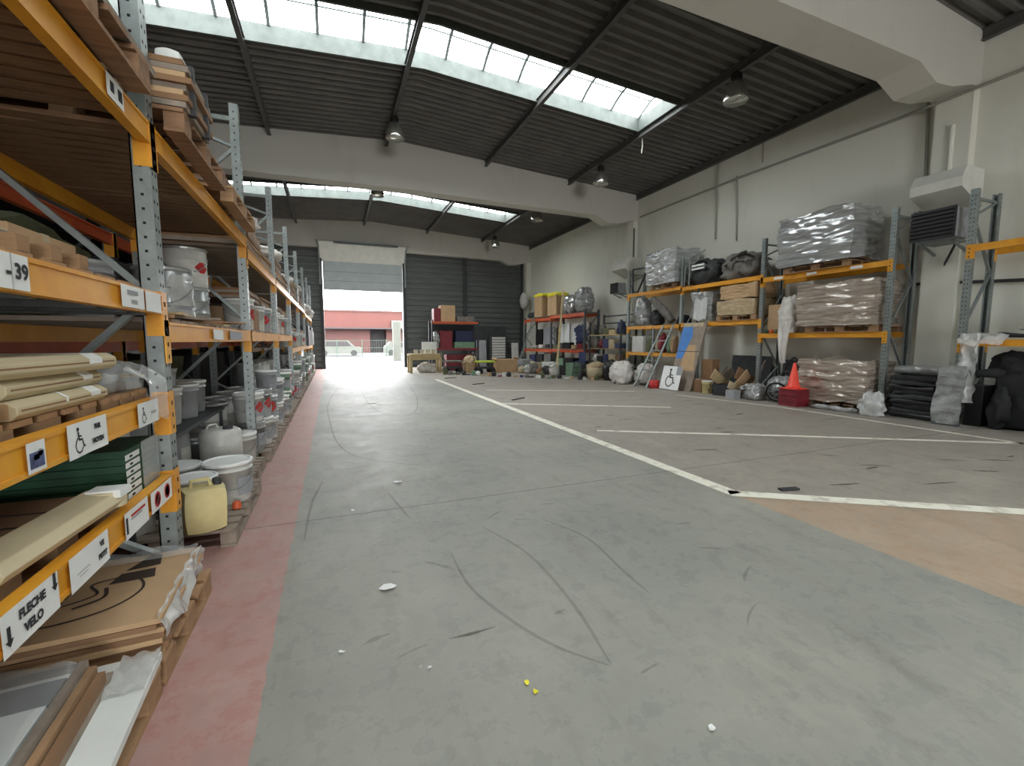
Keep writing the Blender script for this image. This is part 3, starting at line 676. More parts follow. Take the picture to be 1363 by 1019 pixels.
def wrapbox(size, n, amp, seed, rnd=.12, fold=0.0):
    """a subdivided box with softened edges and position-driven dents and wrap folds"""
    rng = random.Random(seed); K = [[rng.uniform(-4, 4) for _ in range(3)] + [rng.uniform(0, 6.3)] + [rng.uniform(-1, 1) for _ in range(3)] for _ in range(8)]
    hx, hy, hz = [q / 2 for q in size]; mb = MB()
    def fn(p):
        p = Vector(p); l = max(abs(p.x), abs(p.y), abs(p.z)); s = p.normalized() * 1.22
        q = p.lerp(s, rnd * min(1, (p.length - 1) / .73)) if p.length > 1 else p
        w = Vector((q.x * hx, q.y * hy, q.z * hz)); d = Vector((0, 0, 0))
        for k in K: d += Vector(k[4:7]) * math.sin(k[0] * w.x * 2.2 + k[1] * w.y * 2.2 + k[2] * w.z * 2.2 + k[3])
        w += d * amp * .5
        if fold:
            c_ = Vector((w.x * 1.6, w.y * 1.6, w.z * 7)) + Vector((seed * 3.1, seed, 0))
            r_ = (mnoise.noise(c_) * 1.5 + (1 - 2.6 * abs(mnoise.noise(c_ * 1.9))) * .9 + mnoise.noise(c_ * 4) * .35) * fold
            w.x += q.x * r_; w.y += q.y * r_; w.z += q.z * r_ * .5
        else:
            w += d * 0 + q.normalized() * amp * .5 * (1 - 2.6 * abs(mnoise.noise(w * 5 + Vector((seed, 0, 0)))))
        w.z = max(w.z, -hz * .995)
        return w
    for ax in range(3):
        for sg in (-1, 1):
            def g(u, v, ax=ax, sg=sg):
                a, b = u * 2 - 1, v * 2 - 1
                if sg < 0: a = -a
                return fn((sg, a, b) if ax == 0 else (-a, sg, b) if ax == 1 else (a, b, sg))
            mb.grid(n, n, g)
    return mb
def carton(loc, size, label, m='card', rz=0, tape=True, flaps=False, group=None, tilt=None, cat='box', name='cardboard_box'):
    t = thing(name, label, cat, loc, rz, group, rot=tilt); x, y, z = [q / 2 for q in size]
    put('body', MB().box(-x, x, -y, y, 0, 2 * z), m, t, bevel=.006)
    if tape:
        put('tape', MB().box(-x - .001, x + .001, -.025, .025, 2 * z - .03, 2 * z + .001), 'beige', t)
    if flaps:
        for s in (-1, 1): put('flap', MB().obox((s * (x + .04), 0, 2 * z + .03), (.12, 2 * y, .005), (0, s * .7, 0)), m, t)
    return t
def wrapped_load(loc, size, label, m, seed, cat='wrapped load', n=40, amp=.03, fold=.012, film_tail=False):
    fold *= 1.7
    t = thing('wrapped_load', label, cat, loc)
    put('wrapped_goods', wrapbox(size, n, amp, seed, rnd=.1, fold=fold), m, t, (0, 0, size[2] / 2 + .01), smooth=True)
    return t
def bag(loc, rad, label, m, seed, amp=.22, name='sack', cat='bag', tie=True, rz=0):
    t = thing(name, label, cat, loc, rz)
    put('sack_body', MB().blob((0, 0, rad[2] * .86), rad, seed, amp, 22, 14, .85, flat=0.0), m, t, smooth=True)
    if tie: put('sack_neck', MB().blob((rad[0] * .2, 0, rad[2] * 1.75), (rad[0] * .3, rad[1] * .3, rad[2] * .22), seed + 1, .4, 12, 8), m, t, smooth=True)
    return t
def sheet(fn, nu, nv): return MB().grid(nu, nv, fn)
def heap(loc, rad, label, m, seed, n=5, name='fabric_heap', cat='heap', m2=None, part='fold'):
    """a pile of crumpled cloth-like folds over a core, each fold a part"""
    t = thing(name, label, cat, loc); rng = random.Random(seed)
    put('heap_base', MB().blob((0, 0, rad[2] * .42), (rad[0] * .86, rad[1] * .86, rad[2] * .5), seed, .3, 18, 11, .8, flat=0.0), m, t, smooth=True)
    for i in range(n + 3):
        a = rng.uniform(0, 6.3); k = rng.uniform(.1, .62); cx, cy, cz = math.cos(a) * rad[0] * k, math.sin(a) * rad[1] * k, rad[2] * (.9 - .55 * k * rng.uniform(.6, 1.2))
        R = Euler((rng.uniform(-.7, .7), rng.uniform(-.7, .7), rng.uniform(0, 6.3))).to_matrix(); sx, sy = rad[0] * rng.uniform(.4, .75), rad[1] * rng.uniform(.4, .75); o_ = Vector((seed + i * 3.3, i, 0)); am = .22 * min(rad)
        def g(u, v):
            p = Vector(((u - .5) * 2 * sx, (v - .5) * 2 * sy, 0)); q = p / max(rad) * 2.6 + o_
            p.z = am * (1.6 * mnoise.noise(q) + 1.1 * abs(mnoise.noise(q * 2.2))) - am * 2.2 * ((u - .5) ** 2 + (v - .5) ** 2) * 2
            p = R @ p; lim = lambda c, r_: max(-r_, min(r_, c))
            return (lim(cx + p.x, rad[0]), lim(cy + p.y, rad[1]), max(.004, cz + p.z))
        put(part, MB().grid(16, 16, g), (m2 or m) if i % 2 else m, t, smooth=True)
    return t
def slab_stack(loc, sizes, label, mats, rz=0, name='board_stack', cat='stack', part='board', jit=.02, seed=0, strap=False):
    t = thing(name, label, cat, loc, rz); rng = random.Random(seed); z = 0
    for i, (sx, sy, sz) in enumerate(sizes):
        put(part, MB().obox((rng.uniform(-jit, jit), rng.uniform(-jit, jit), z + sz / 2), (sx, sy, sz * .94), (0, 0, rng.uniform(-jit, jit))), mats[i % len(mats)], t); z += sz
    if strap:
        sx, sy = sizes[0][0] / 2 + .012, .02
        for k in (-.3, .3): put('strap', MB().box(-sx, sx, sizes[0][1] * k - sy, sizes[0][1] * k + sy, -.004, z + .004), 'charcoal', t)
    return t

# ---------------------------------------------------------------- paper signs on the near left beams
def sign(px0, py_mid, px1, zc, hgt, label, draw=(), m='paper', name='paper_sign', cat='sign', X=XLF + .014, sag=0.0):
    a = at(px0, py_mid, X=X); b = at(px1, py_mid, X=X); w = b.y - a.y
    t = thing(name, label, cat, (X, (a.y + b.y) / 2, zc), rot=(math.pi / 2, 0, math.pi / 2))
    put('sheet', MB().grid(6, 2, lambda u, v: ((u - .5) * w, (v - .5) * hgt, .002 + sag * math.sin(u * 9) * (1 - v))), m, t)
    for kind, args in draw:
        if kind == 'text':
            txt, size, x, y, mm = args; me = text_mesh(txt, size * hgt, bold=.002); me.materials.append(MATS[mm])
            put('lettering', me, None, t, (x * w, y * hgt, .0045))
        elif kind == 'rect':
            x0, x1, y0, y1, mm = args; put('printed_mark', MB().box(x0 * w, x1 * w, y0 * hgt, y1 * hgt, .003, .0045), mm, t)
        elif kind == 'disc':
            x, y, r, mm = args; put('printed_mark', MB().lathe([(r * hgt, .003), (r * hgt, .0045)], 18, (x * w, y * hgt, 0)), mm, t)
        elif kind == 'arrow':
            x, y, s, mm = args; s *= hgt; mb = MB(); mb.box(-s * .12, s * .12, -s * .3, s * .5, .003, .0045); mb.prism([(-s * .3, -s * .25), (0, -s * .6), (s * .3, -s * .25)], .003, .0045, 'z'); put('printed_mark', mb, mm, t, (x * w, y * hgt, 0))
        elif kind == 'chair':
            x, y, s, mm = args; put('wheelchair_symbol', wheelchair(s * hgt), mm, t, (x * w, y * hgt, .003))
    return t
def wheelchair(s):
    """flat wheelchair symbol, s = total height, centred"""
    mb = MB()
    def stroke(pts, wd):
        vs = []; n = len(pts)
        for i, p in enumerate(pts):
            d = Vector(pts[min(i + 1, n - 1)]) - Vector(pts[max(i - 1, 0)]); d.normalize(); q = Vector((-d.y, d.x)) * wd / 2
            vs += [(p[0] * s - q.x * s, p[1] * s - q.y * s, .001), (p[0] * s + q.x * s, p[1] * s + q.y * s, .001)]
        mb._add(vs, [(2 * i, 2 * i + 2, 2 * i + 3, 2 * i + 1) for i in range(n - 1)])
    mb.lathe([(.075 * s, 0), (.075 * s, .001)], 14, (-.08 * s, .42 * s, 0))
    stroke([(-.08, .33), (-.06, .02)], .1); stroke([(-.07, .16), (.14, .14)], .06)
    stroke([(-.06, .02), (.16, .02), (.26, -.28), (.36, -.24)], .085)
    stroke([(-.14, .1 + .0), (-.26, -.02), (-.32, -.18), (-.26, -.36), (-.1, -.46), (.08, -.42), (.18, -.28)], .065)
    return mb
sign(-13, 350, 36, 1.703, .105, 'white bin label numbered 39 on the second highest near left beam', [('text', ('-', .7, -.1, 0, 'ink')), ('text', ('39', .62, .26, 0, 'ink')), ('rect', (-.015, .0, -.5, .5, 'ink_grey'))])
sign(161, 395, 191, 1.703, .1, 'small glossy white label near the post on the numbered beam', [('rect', (-.25, .2, .1, .3, 'ink_grey')), ('rect', (-.1, .15, -.3, -.12, 'ink_grey'))])
sign(193, 395, 213, 1.70, .1, 'plain whitish sticker beside the post on the numbered beam')
sign(142, 125, 163, 2.613, .1, 'small white label with two dark marks on the top near left beam', [('rect', (-.3, -.1, -.2, .25, 'ink')), ('rect', (.15, .38, -.25, .25, 'ink'))])
sign(33, 595, 59, 1.142, .095, 'small bluish printed photo stuck to the orange beam', [('rect', (-.38, .36, -.36, .16, 'ink_blue')), ('disc', (.18, .1, .12, 'ink_grey')), ('rect', (-.2, .1, -.1, .08, 'charcoal'))], name='photo_print')
sign(88, 575, 142, 1.142, .125, 'white paper sign with wheelchair symbol and the words PMR MOYEN', [('chair', (-.24, -.02, .78, 'ink')), ('text', ('PMR', .2, .22, .22, 'ink')), ('text', ('MOYEN', .2, .22, -.2, 'ink'))], sag=.002)
sign(182, 540, 210, 1.142, .115, 'wheelchair paper sign half covered by clear plastic, near the post', [('chair', (-.24, -.04, .7, 'ink')), ('rect', (.1, .34, -.1, .02, 'ink_grey'))])
sign(-2, 830, 82, .687, .125, 'white paper sign reading FLECHE VELO with two arrows', [('text', ('FLECHE', .30, .0, .2, 'ink')), ('text', ('VELO', .30, .0, -.2, 'ink')), ('arrow', (-.4, -.05, .42, 'ink')), ('arrow', (.42, .3, .42, 'ink'))])
sign(90, 745, 146, .687, .125, 'white paper sign reading VE PETIT', [('text', ('VE', .22, .3, .2, 'ink')), ('text', ('PETIT', .22, .3, -.16, 'ink')), ('rect', (-.35, -.05, -.1, -.085, 'ink_grey')), ('rect', (-.3, -.1, -.2, -.19, 'ink_grey'))])
sign(164, 680, 197, .687, .12, 'white paper sign with a dark bar and faint red lettering', [('rect', (-.46, -.4, -.3, .3, 'ink')), ('rect', (-.25, .35, .2, .29, 'ink_red')), ('rect', (-.25, .2, .1, .15, 'ink_grey'))])
sign(199, 650, 228, .687, .11, 'sticker with two round dark red signs next to the post', [('disc', (-.22, 0, .36, 'ink_red')), ('disc', (-.22, 0, .26, 'charcoal')), ('disc', (.25, 0, .36, 'ink_red')), ('disc', (.25, 0, .26, 'charcoal'))])
sign(284, 447, 297, 1.548, .08, 'pale label on the second bay beam, left of two', m='paper')
sign(306, 447, 322, 1.548, .08, 'pale label on the second bay beam, right of two', m='ink_grey')
# ================================================================ goods in the left racks
ORD = ['nearest', 'second', 'third', 'fourth', 'fifth', 'sixth', 'seventh', 'eighth', 'ninth', 'tenth']
# ---- nearest bay, top deck
DT = 2.672 + .0275
pallet((-1.33, 2.2, DT), 'brown pallet overhanging the top beam of the nearest left bay', 1.1, 1.2, m='wood_dark')
gb = thing('green_crate_stack', 'dark green crates stacked on the top pallet of the nearest left bay', 'crates', (-1.36, 2.22, DT + PH + .004))
for k in range(4):
    mb = MB(); z = k * .16; mb.box(-.46, .46, -.5, .5, z, z + .13); mb.box(-.48, .48, -.52, .52, z + .13, z + .155)
    for q in range(9): mb.box(.46, .47, -.46 + q * .11, -.43 + q * .11, z + .01, z + .13)
    put('crate', mb, 'green_dark', gb)
put('loose_board', MB().obox((.5, .15, .02), (.14, 1.1, .03), (0, .1, 0)), 'wood_grey', gb)
# ---- second bay, top deck: stack of brown boards on a pallet, then an empty pallet
pallet((-1.3, 3.76, DT), 'pallet carrying brown boards on the top deck of the second left bay', 1.1, 1.1, m='wood_dark')
slab_stack((-1.28, 3.47, DT + PH + .004), [(1.12, .52, .034)] * 8, 'stack of brown fibre boards with a white wrapped corner on the top deck', ['wood_grey', 'card_dark', 'card'], part='board', jit=.025, seed=3, strap=True)
wc = put('white_wrapped_strip', wrapbox((.12, .34, .09), 6, .012, 4, rnd=.3), 'foam', None, (-.84, 3.5, DT + PH + .004 + .32), smooth=True); tag(wc, 'white plastic wrapped strip lying on the brown board stack', 'strip')
pallet((-1.3, 5.2, DT), 'empty pallet at the far end of the top deck of the second left bay', 1.1, 1.2, m='wood')
slab_stack((-1.32, 5.2, DT + PH + .004), [(1.0, 1.1, .025)] * 3, 'three thin brown boards on the empty looking top pallet of the second bay', ['card_dark', 'wood_grey'], part='board', seed=9)
# ---- nearest bay, numbered beam level
for y, q in ((1.35, 'near'), (2.45, 'far')):
    pallet((-1.40, y, 1.665), 'pallet on the numbered beam level of the nearest left bay, %s one' % q, .88, 1.0 if q == 'far' else 1.1)
slab_stack((-1.53, 1.6, 1.665 + PH + .002), [(.95, 1.2, .02)] * 5, 'grey brown sheets lying on the numbered beam level pallet', ['card_pale', 'wood_grey'], part='sheet', seed=11)
carton((-1.5, 2.62, 1.665 + PH + .002), (.7, .5, .16), 'flat cardboard carton near the post on the numbered beam level', 'card')
for k in range(3):
    b_ = put('timber_offcut', MB().box(-.03, .03, -.035, .035, 0, .055), 'wood', None, (-.99, 2.05 + k * .2, 1.665 + PH + .002)); tag(b_, 'small square timber offcut on the numbered level, %s of three' % ('nearest', 'middle', 'farthest')[k], 'offcut', 'timber offcuts on the numbered level')
# ---- nearest bay, wheelchair-sign level
for k, y in enumerate((1.25, 2.1, 2.76)): pallet((-1.40, y, 1.105), 'low wooden pallet on the wheelchair sign level, %s of three' % ('nearest', 'middle', 'farthest')[k], .88, (.88, .7, .5)[k])
z = 1.105 + PH + .002
def long_box(loc, size, label, seed, tapes, rz=0):
    t = thing('long_carton', label, 'box', loc, rz); x, y, zz = [q / 2 for q in size]
    put('body', MB().prism([(-x, .0), (x - .02, .0), (x, .02), (x, 2 * zz - .02), (x - .03, 2 * zz), (-x, 2 * zz)], -y, y, 'y'), 'card_pale', t, bevel=.004)
    for k, (yy, w) in enumerate(tapes): put('white_tape', MB().prism([(x - .3, 2 * zz + .001), (x - .029, 2 * zz + .001), (x + .001, 2 * zz - .02), (x + .001, .03), (x + .002, .03), (x + .002, 2 * zz - .018), (x - .028, 2 * zz + .002), (x - .3, 2 * zz + .002)], yy - w, yy + w, 'y'), 'paper', t)
    put('end_flap', MB().box(-x + .02, x - .02, -y - .004, -y, .008, 2 * zz - .008), 'card', t)
    put('seam', MB().box(x, x + .001, -y + .02, y - .02, zz - .003, zz + .003), 'card_dark', t)
    return t
long_box((-1.22, 2.2, z), (.56, .62, .065), 'long beige carton at the bottom of three beside the wheelchair sign', 1, [(.2, .04), (-.02, .008)])
long_box((-1.24, 2.2, z + .067), (.56, .66, .065), 'long beige carton in the middle of three beside the wheelchair sign', 2, [(.2, .04)], .02)
long_box((-1.22, 2.17, z + .134), (.58, .8, .07), 'long beige carton topmost of three beside the wheelchair sign', 3, [(.22, .05)], -.03)
carton((-1.2, 1.42, z), (.55, .6, .07), 'flat beige carton with white label left of the three long cartons', 'card_pale', tape=False)
lbl = put('white_label', MB().box(0, .002, -.09, .09, -.03, .03), 'paper', None, (-.922, 1.62, z + .036)); tag(lbl, 'white label stuck on the flat beige carton edge', 'label')
pw = thing('plastic_wrapped_parts', 'grey parts wrapped in clear plastic beside the post on the wheelchair level', 'parts', (-1.24, 2.79, z))
put('grey_bar', MB().box(-.3, .22, -.2, .14, .0, .05), 'charcoal', pw); put('grey_bar', MB().box(-.28, .2, -.18, .12, .05, .085), 'grey_pl', pw)
put('plastic_bag', MB().blob((0, 0, .08), (.27, .19, .09), 6, .25, 22, 12, .6, flat=.001), 'film', pw, smooth=True)
put('plastic_tail', sheet(lambda u, v: (.3 + .1 * min(1, v * 3.4) + .006 * math.sin(u * 9), -.12 + u * .24, .12 - v * .26 + .02 * math.sin(u * 7 + v * 5)), 10, 8), 'film', pw, smooth=True)
# ---- nearest bay, low level
zl = .65
for k, y in enumerate((1.2, 2.14)): pallet((-1.40, y, zl), 'low pallet above the FLECHE VELO beam, %s one' % ('near', 'far')[k], .88, .85, m='wood')
gz = zl + PH + .002
gs = thing('green_bundle', 'strapped bundle of dark green netting with white labels next to the post', 'bundle', (-1.32, 2.82, zl + .002))
for k in range(9): put('green_fold', MB().box(-.42, .38, -.2 + .004 * (k % 2), .2, k * .036 + .0, k * .036 + .033), 'green_dark', gs)
for k in range(8): put('white_label', MB().box(.381, .384, -.2, -.04, k * .038 + .006, k * .038 + .032), 'paper', gs)
for k in range(8): put('label_mark', MB().box(.3845, .386, -.16, -.13, k * .038 + .014, k * .038 + .024), 'ink', gs)
put('clear_wrap', MB().box(.386, .39, -.02, .2, .0, .33), 'film', gs)
gs2 = thing('green_bundle', 'larger dark green bundle in shadow left of the labelled one', 'bundle', (-1.68, 2.18, zl + PH + .002))
for k in range(6): put('green_fold', MB().box(-.2, .16, -.36, .36, k * .036, k * .036 + .033), 'green_dark', gs2)
bc = thing('bent_carton', 'long beige carton with white taped tip lying over the lower near shelf', 'box', (-1.1, 2.1, gz), rot=(.0, 0, -.06))
put('body', MB().prism([(-.42, 0), (.08, 0), (.08, .055), (-.42, .05)], -.34, .3, 'y'), 'card_dark', bc, bevel=.004)
put('folded_edge', MB().prism([(.081, 0), (.2, 0), (.22, .03), (.19, .06), (.081, .075)], -.4, .3, 'y'), 'card_pale', bc, bevel=.004)
put('rounded_tip', MB().lathe([(.069, 0), (.069, .07)], 18, (.15, .3, 0)), 'card_pale', bc)
put('crease_line', MB().box(-.3, .05, -.05, -.035, .053, .0565), 'print_ink', bc)
put('crease_line', MB().box(-.2, .06, .1, .112, .053, .0565), 'print_ink', bc)
put('white_tape', MB().box(.1, .222, .25, .342, .045, .078), 'paper', bc)
for k, (x, y, a, m) in enumerate(((-1.12, 1.4, .1, 'card'), (-1.15, 1.02, -.15, 'card_dark'), (-1.6, 1.4, .05, 'wood_pale'))):
    t = put('loose_card', MB().obox((0, 0, .012), (.3, .42, .02), (0, 0, a)), m, None, (x, y, gz if k != 1 else gz)); tag(t, 'loose flat card piece on the lower near shelf, %s of three' % ('front', 'nearest', 'rear')[k], 'card')
# ---- nearest bay, floor: printed cartons, foam panels in film
pallet((-1.2, 2.64, 0), 'floor pallet under the printed flat cartons', .95, .8)
cs = thing('printed_carton_stack', 'stack of flat brown cartons with dark printed symbols on the floor pallet', 'cartons', (-1.18, 2.615, PH), .05)
for k in range(7):
    put('flat_carton', MB().obox((.012 * math.sin(k * 2.1), .01 * math.cos(k * 1.7), .012 + k * .024), (.86, .74, .022), (0, 0, .02 * math.sin(k))), ['card', 'card_dark'][k % 2] if k < 6 else 'card', cs)
pz = .169
for args in (([(.12, .05), (.30, .06), (.28, .16), (.14, .15)],), ([(.15, .18), (.29, .2), (.27, .32), (.22, .34)],)):
    put('printed_mark', MB().prism(args[0], pz, pz + .001, 'z'), 'print_ink', cs)
def pstroke(pts, w): return ribbon(spline([Vector(p) for p in pts]), w, pz + .0012)
put('printed_mark', pstroke([(-.2, -.2), (.0, -.26), (.2, -.2), (.28, -.05), (.2, .1), (.05, .08), (.1, -.04), (-.05, -.1), (-.14, .02), (-.26, -.04)], .012), 'print_ink', cs)
put('printed_mark', pstroke([(.05, -.14), (.14, -.08), (.12, .02)], .016), 'print_ink', cs)
for k in range(5): put('printed_mark', MB().box(-.05 + .0, -.01, -.1 + k * .07, -.06 + k * .07, pz, pz + .001), 'print_ink', cs)
put('plastic_edge', sheet(lambda u, v: (.42 + .06 * v * (1 - v * .5) + .035 * mnoise.noise(Vector((u * 6, v * 1.5, 1))) + .008 * mnoise.noise(Vector((u * 15, v * 4, 5))), -.39 + u * .8, pz + .012 - v * (.11 + .05 * mnoise.noise(Vector((u * 4, 0, 9)))) + .006 * mnoise.noise(Vector((u * 9, v * 3, 2)))), 70, 18), 'film_dense', cs, smooth=True)
put('plastic_sheet', sheet(lambda u, v: (-.15 + u * .58, .26 + v * .1, pz + .008 + .03 * abs(math.sin(u * 7 + v * 3)) * v), 14, 5), 'film', cs, smooth=True)
pallet((-1.2, 1.62, 0), 'floor pallet under the white foam panels in the near left corner', .95, 1.15)
fs = thing('foam_panel_stack', 'white foam panels half wrapped in clear plastic on the near floor pallet', 'panels', (-1.18, 1.58, PH + .002), .06)
put('foam_panel', MB().box(-.42, .49, -.62, .62, 0, .03), 'foam', fs)
put('foam_panel', MB().box(-.42, .36, -.62, .52, .031, .055), 'wood_grey', fs)
for k in range(3): put('timber_edge', MB().box(.27 + .03 * k, .295 + .03 * k, -.64, .5 - .02 * k, .056, .056 + .085 - .02 * k), ['wood_grey', 'wood', 'card_dark'][k], fs)
put('foam_panel', MB().box(-.42, .262, -.6, .46, .056, .1), 'foam', fs); put('foam_panel', MB().box(-.4, .25, -.58, .3, .101, .125), 'foam', fs)
put('grey_strip', MB().box(-.4, .25, .31, .45, .101, .118), 'charcoal', fs); put('grey_strip', MB().box(-.4, .25, -.42, -.36, .126, .128), 'charcoal', fs)
put('clear_film', sheet(lambda u, v: (-.44 + u * .74, -.64 + v * 1.14, .145 + .018 * math.sin(u * 9 + v * 4) * math.sin(v * 11) + .012 * math.sin(u * 21 + v * 13) - .07 * max(0, u - .9) * 6), 34, 40), 'film', fs, smooth=True)
put('torn_film', sheet(lambda u, v: (.36 + u * .13, .38 + v * .24, .034 + .02 * abs(math.sin(u * 6 + v * 8))), 10, 10), 'film_dense', fs, smooth=True)
# ---- second bay floor: pails, drum, jerrycan on a pallet
pallet((-1.18, 4.3, 0), 'grey floor pallet of paint pails in the second left bay, near one', .95, 1.28, m='wood_grey', boards=9)
pallet((-1.26, 5.43, 0), 'floor pallet of paint pails in the second left bay, far one', .95, .9, m='wood_grey', boards=7)
P0 = PH + .001
pail((-.87, 4.36, P0), 'large white lidded pail at the front corner of the second bay pallet', .18, .35, rz=.3, sheet=True)
jerrycan((-.9, 3.72, P0), 'cream jerrycan standing on the pallet next to the nearest post', .4)
pail((-1.03, 4.03, P0), 'white pail directly behind the cream jerrycan', .15, .32, rz=1)
pail((-1.4, 3.86, P0), 'white pail left of the jerrycan, half hidden by the post', .17, .33, rz=2)
pail((-1.24, 4.42, P0), 'white pail with pale lid behind the large front pail', .165, .33)
barrel((-1.08, 5.2, P0), 'grey plastic drum with screw cap standing in the second left bay', .185, .48, 'white_pl', -.5)
barrel((-1.5, 5.1, P0), 'darker grey plastic drum left of the screw cap drum', .18, .5, 'grey_pl', .4)
barrel((-1.5, 3.36, .0), 'tall grey drum on the floor behind the nearest post', .18, .52, 'charcoal')
pail((-1.0, 5.68, P0), 'white pail in the far front corner of the second bay floor', .16, .34, rz=.2)
pail((-1.4, 5.6, P0), 'tin pail in the far rear corner of the second bay floor', .16, .36, 'tin', 'tin', .2)
cup = put('orange_cap', MB().lathe([(.03, 0), (.035, .01), (.03, .05), (.02, .06)], 12), 'orange_red', None, (-.77, 4.1, .135)); tag(cup, 'small orange cap lying beside the large front pail', 'cap')
# raised dark shelf with a second tier of pails
ts = thing('steel_shelf', 'dark steel shelf board carrying the rear pails in the second left bay', 'shelf', (-1.55, 4.65, 0))
put('shelf_board', MB().box(-.32, .38, -1.28, 1.26, .72, .755), 'dark_steel', ts)
for x in (-.28, .34):
    for y in (-1.26, 1.245): put('leg', MB().box(x - .015, x + .015, y - .012, y + .012, 0, .72), 'dark_steel', ts)
for k in range(6): pail((-1.4 - .03 * (k % 2), 3.55 + k * .4, .757), 'pail on the dark shelf of the second left bay, %s of six' % ORD[k], .165, .33, ['white_pl', 'grey_pl', 'tin'][k % 3], 'lid_pl', k, hazard=(k == 4), group='pails on the dark shelf')
for k in range(2): pail((-1.45, 4.1 + k * .75, 1.09), '%s small can on top of the dark shelf pails' % ('yellow lidded', 'grey')[k], .13, .16, 'tin', ['yellow', 'tin'][k], handle=False)
# ---- second bay, middle level: tins, drums with red diamond, wood scraps
z2 = 1.607 + .027
dd = pail((-1.32, 4.7, z2), 'dented tin drum with torn plastic on the middle deck, near one', .2, .48, 'tin', 'tin', .2, sheet=True, drum=True)
pail((-1.32, 5.35, z2), 'lower of two stacked drums on the middle deck of the second bay', .18, .38, 'tin', 'tin', .1, drum=True)
pail((-1.32, 5.35, z2 + .382), 'upper stacked drum with red diamond label on the middle deck', .18, .38, 'white_pl', 'tin', .25, hazard=True, drum=True)
pail((-1.55, 3.9, z2), 'tin pail at the rear of the middle deck behind the nearest post', .17, .4, 'grey_pl', 'tin', 1)
tornp = put('torn_plastic', sheet(lambda u, v: (.2 * math.cos(u * 1.6 - 1.3) * 1.03 + .01 * math.sin(v * 20), .2 * math.sin(u * 1.6 - 1.3) * 1.03, .05 + v * .36), 8, 8), 'film_dense', dd, smooth=True)
for k in range(9):
    a = [(.3, .6), (-.2, .9), (.15, .7), (-.5, .5), (.05, .8), (.6, .4), (-.1, .6), (.25, .5), (-.35, .7)][k]
    s_ = put('wood_scrap', MB().obox((0, 0, 0), (.07 + .02 * (k % 3), a[1], .018), (.0, .0, a[0])), ['wood', 'wood_grey', 'wood_pale', 'card_dark'][k % 4], None, (-1.0 - .02 * (k % 3), 3.55 + k * .22, z2 + .012 + .019 * (k % 3))); tag(s_, 'wood scrap lying along the middle deck edge of the second bay, %s' % ORD[k], 'wood scrap', 'wood scraps on the middle deck')
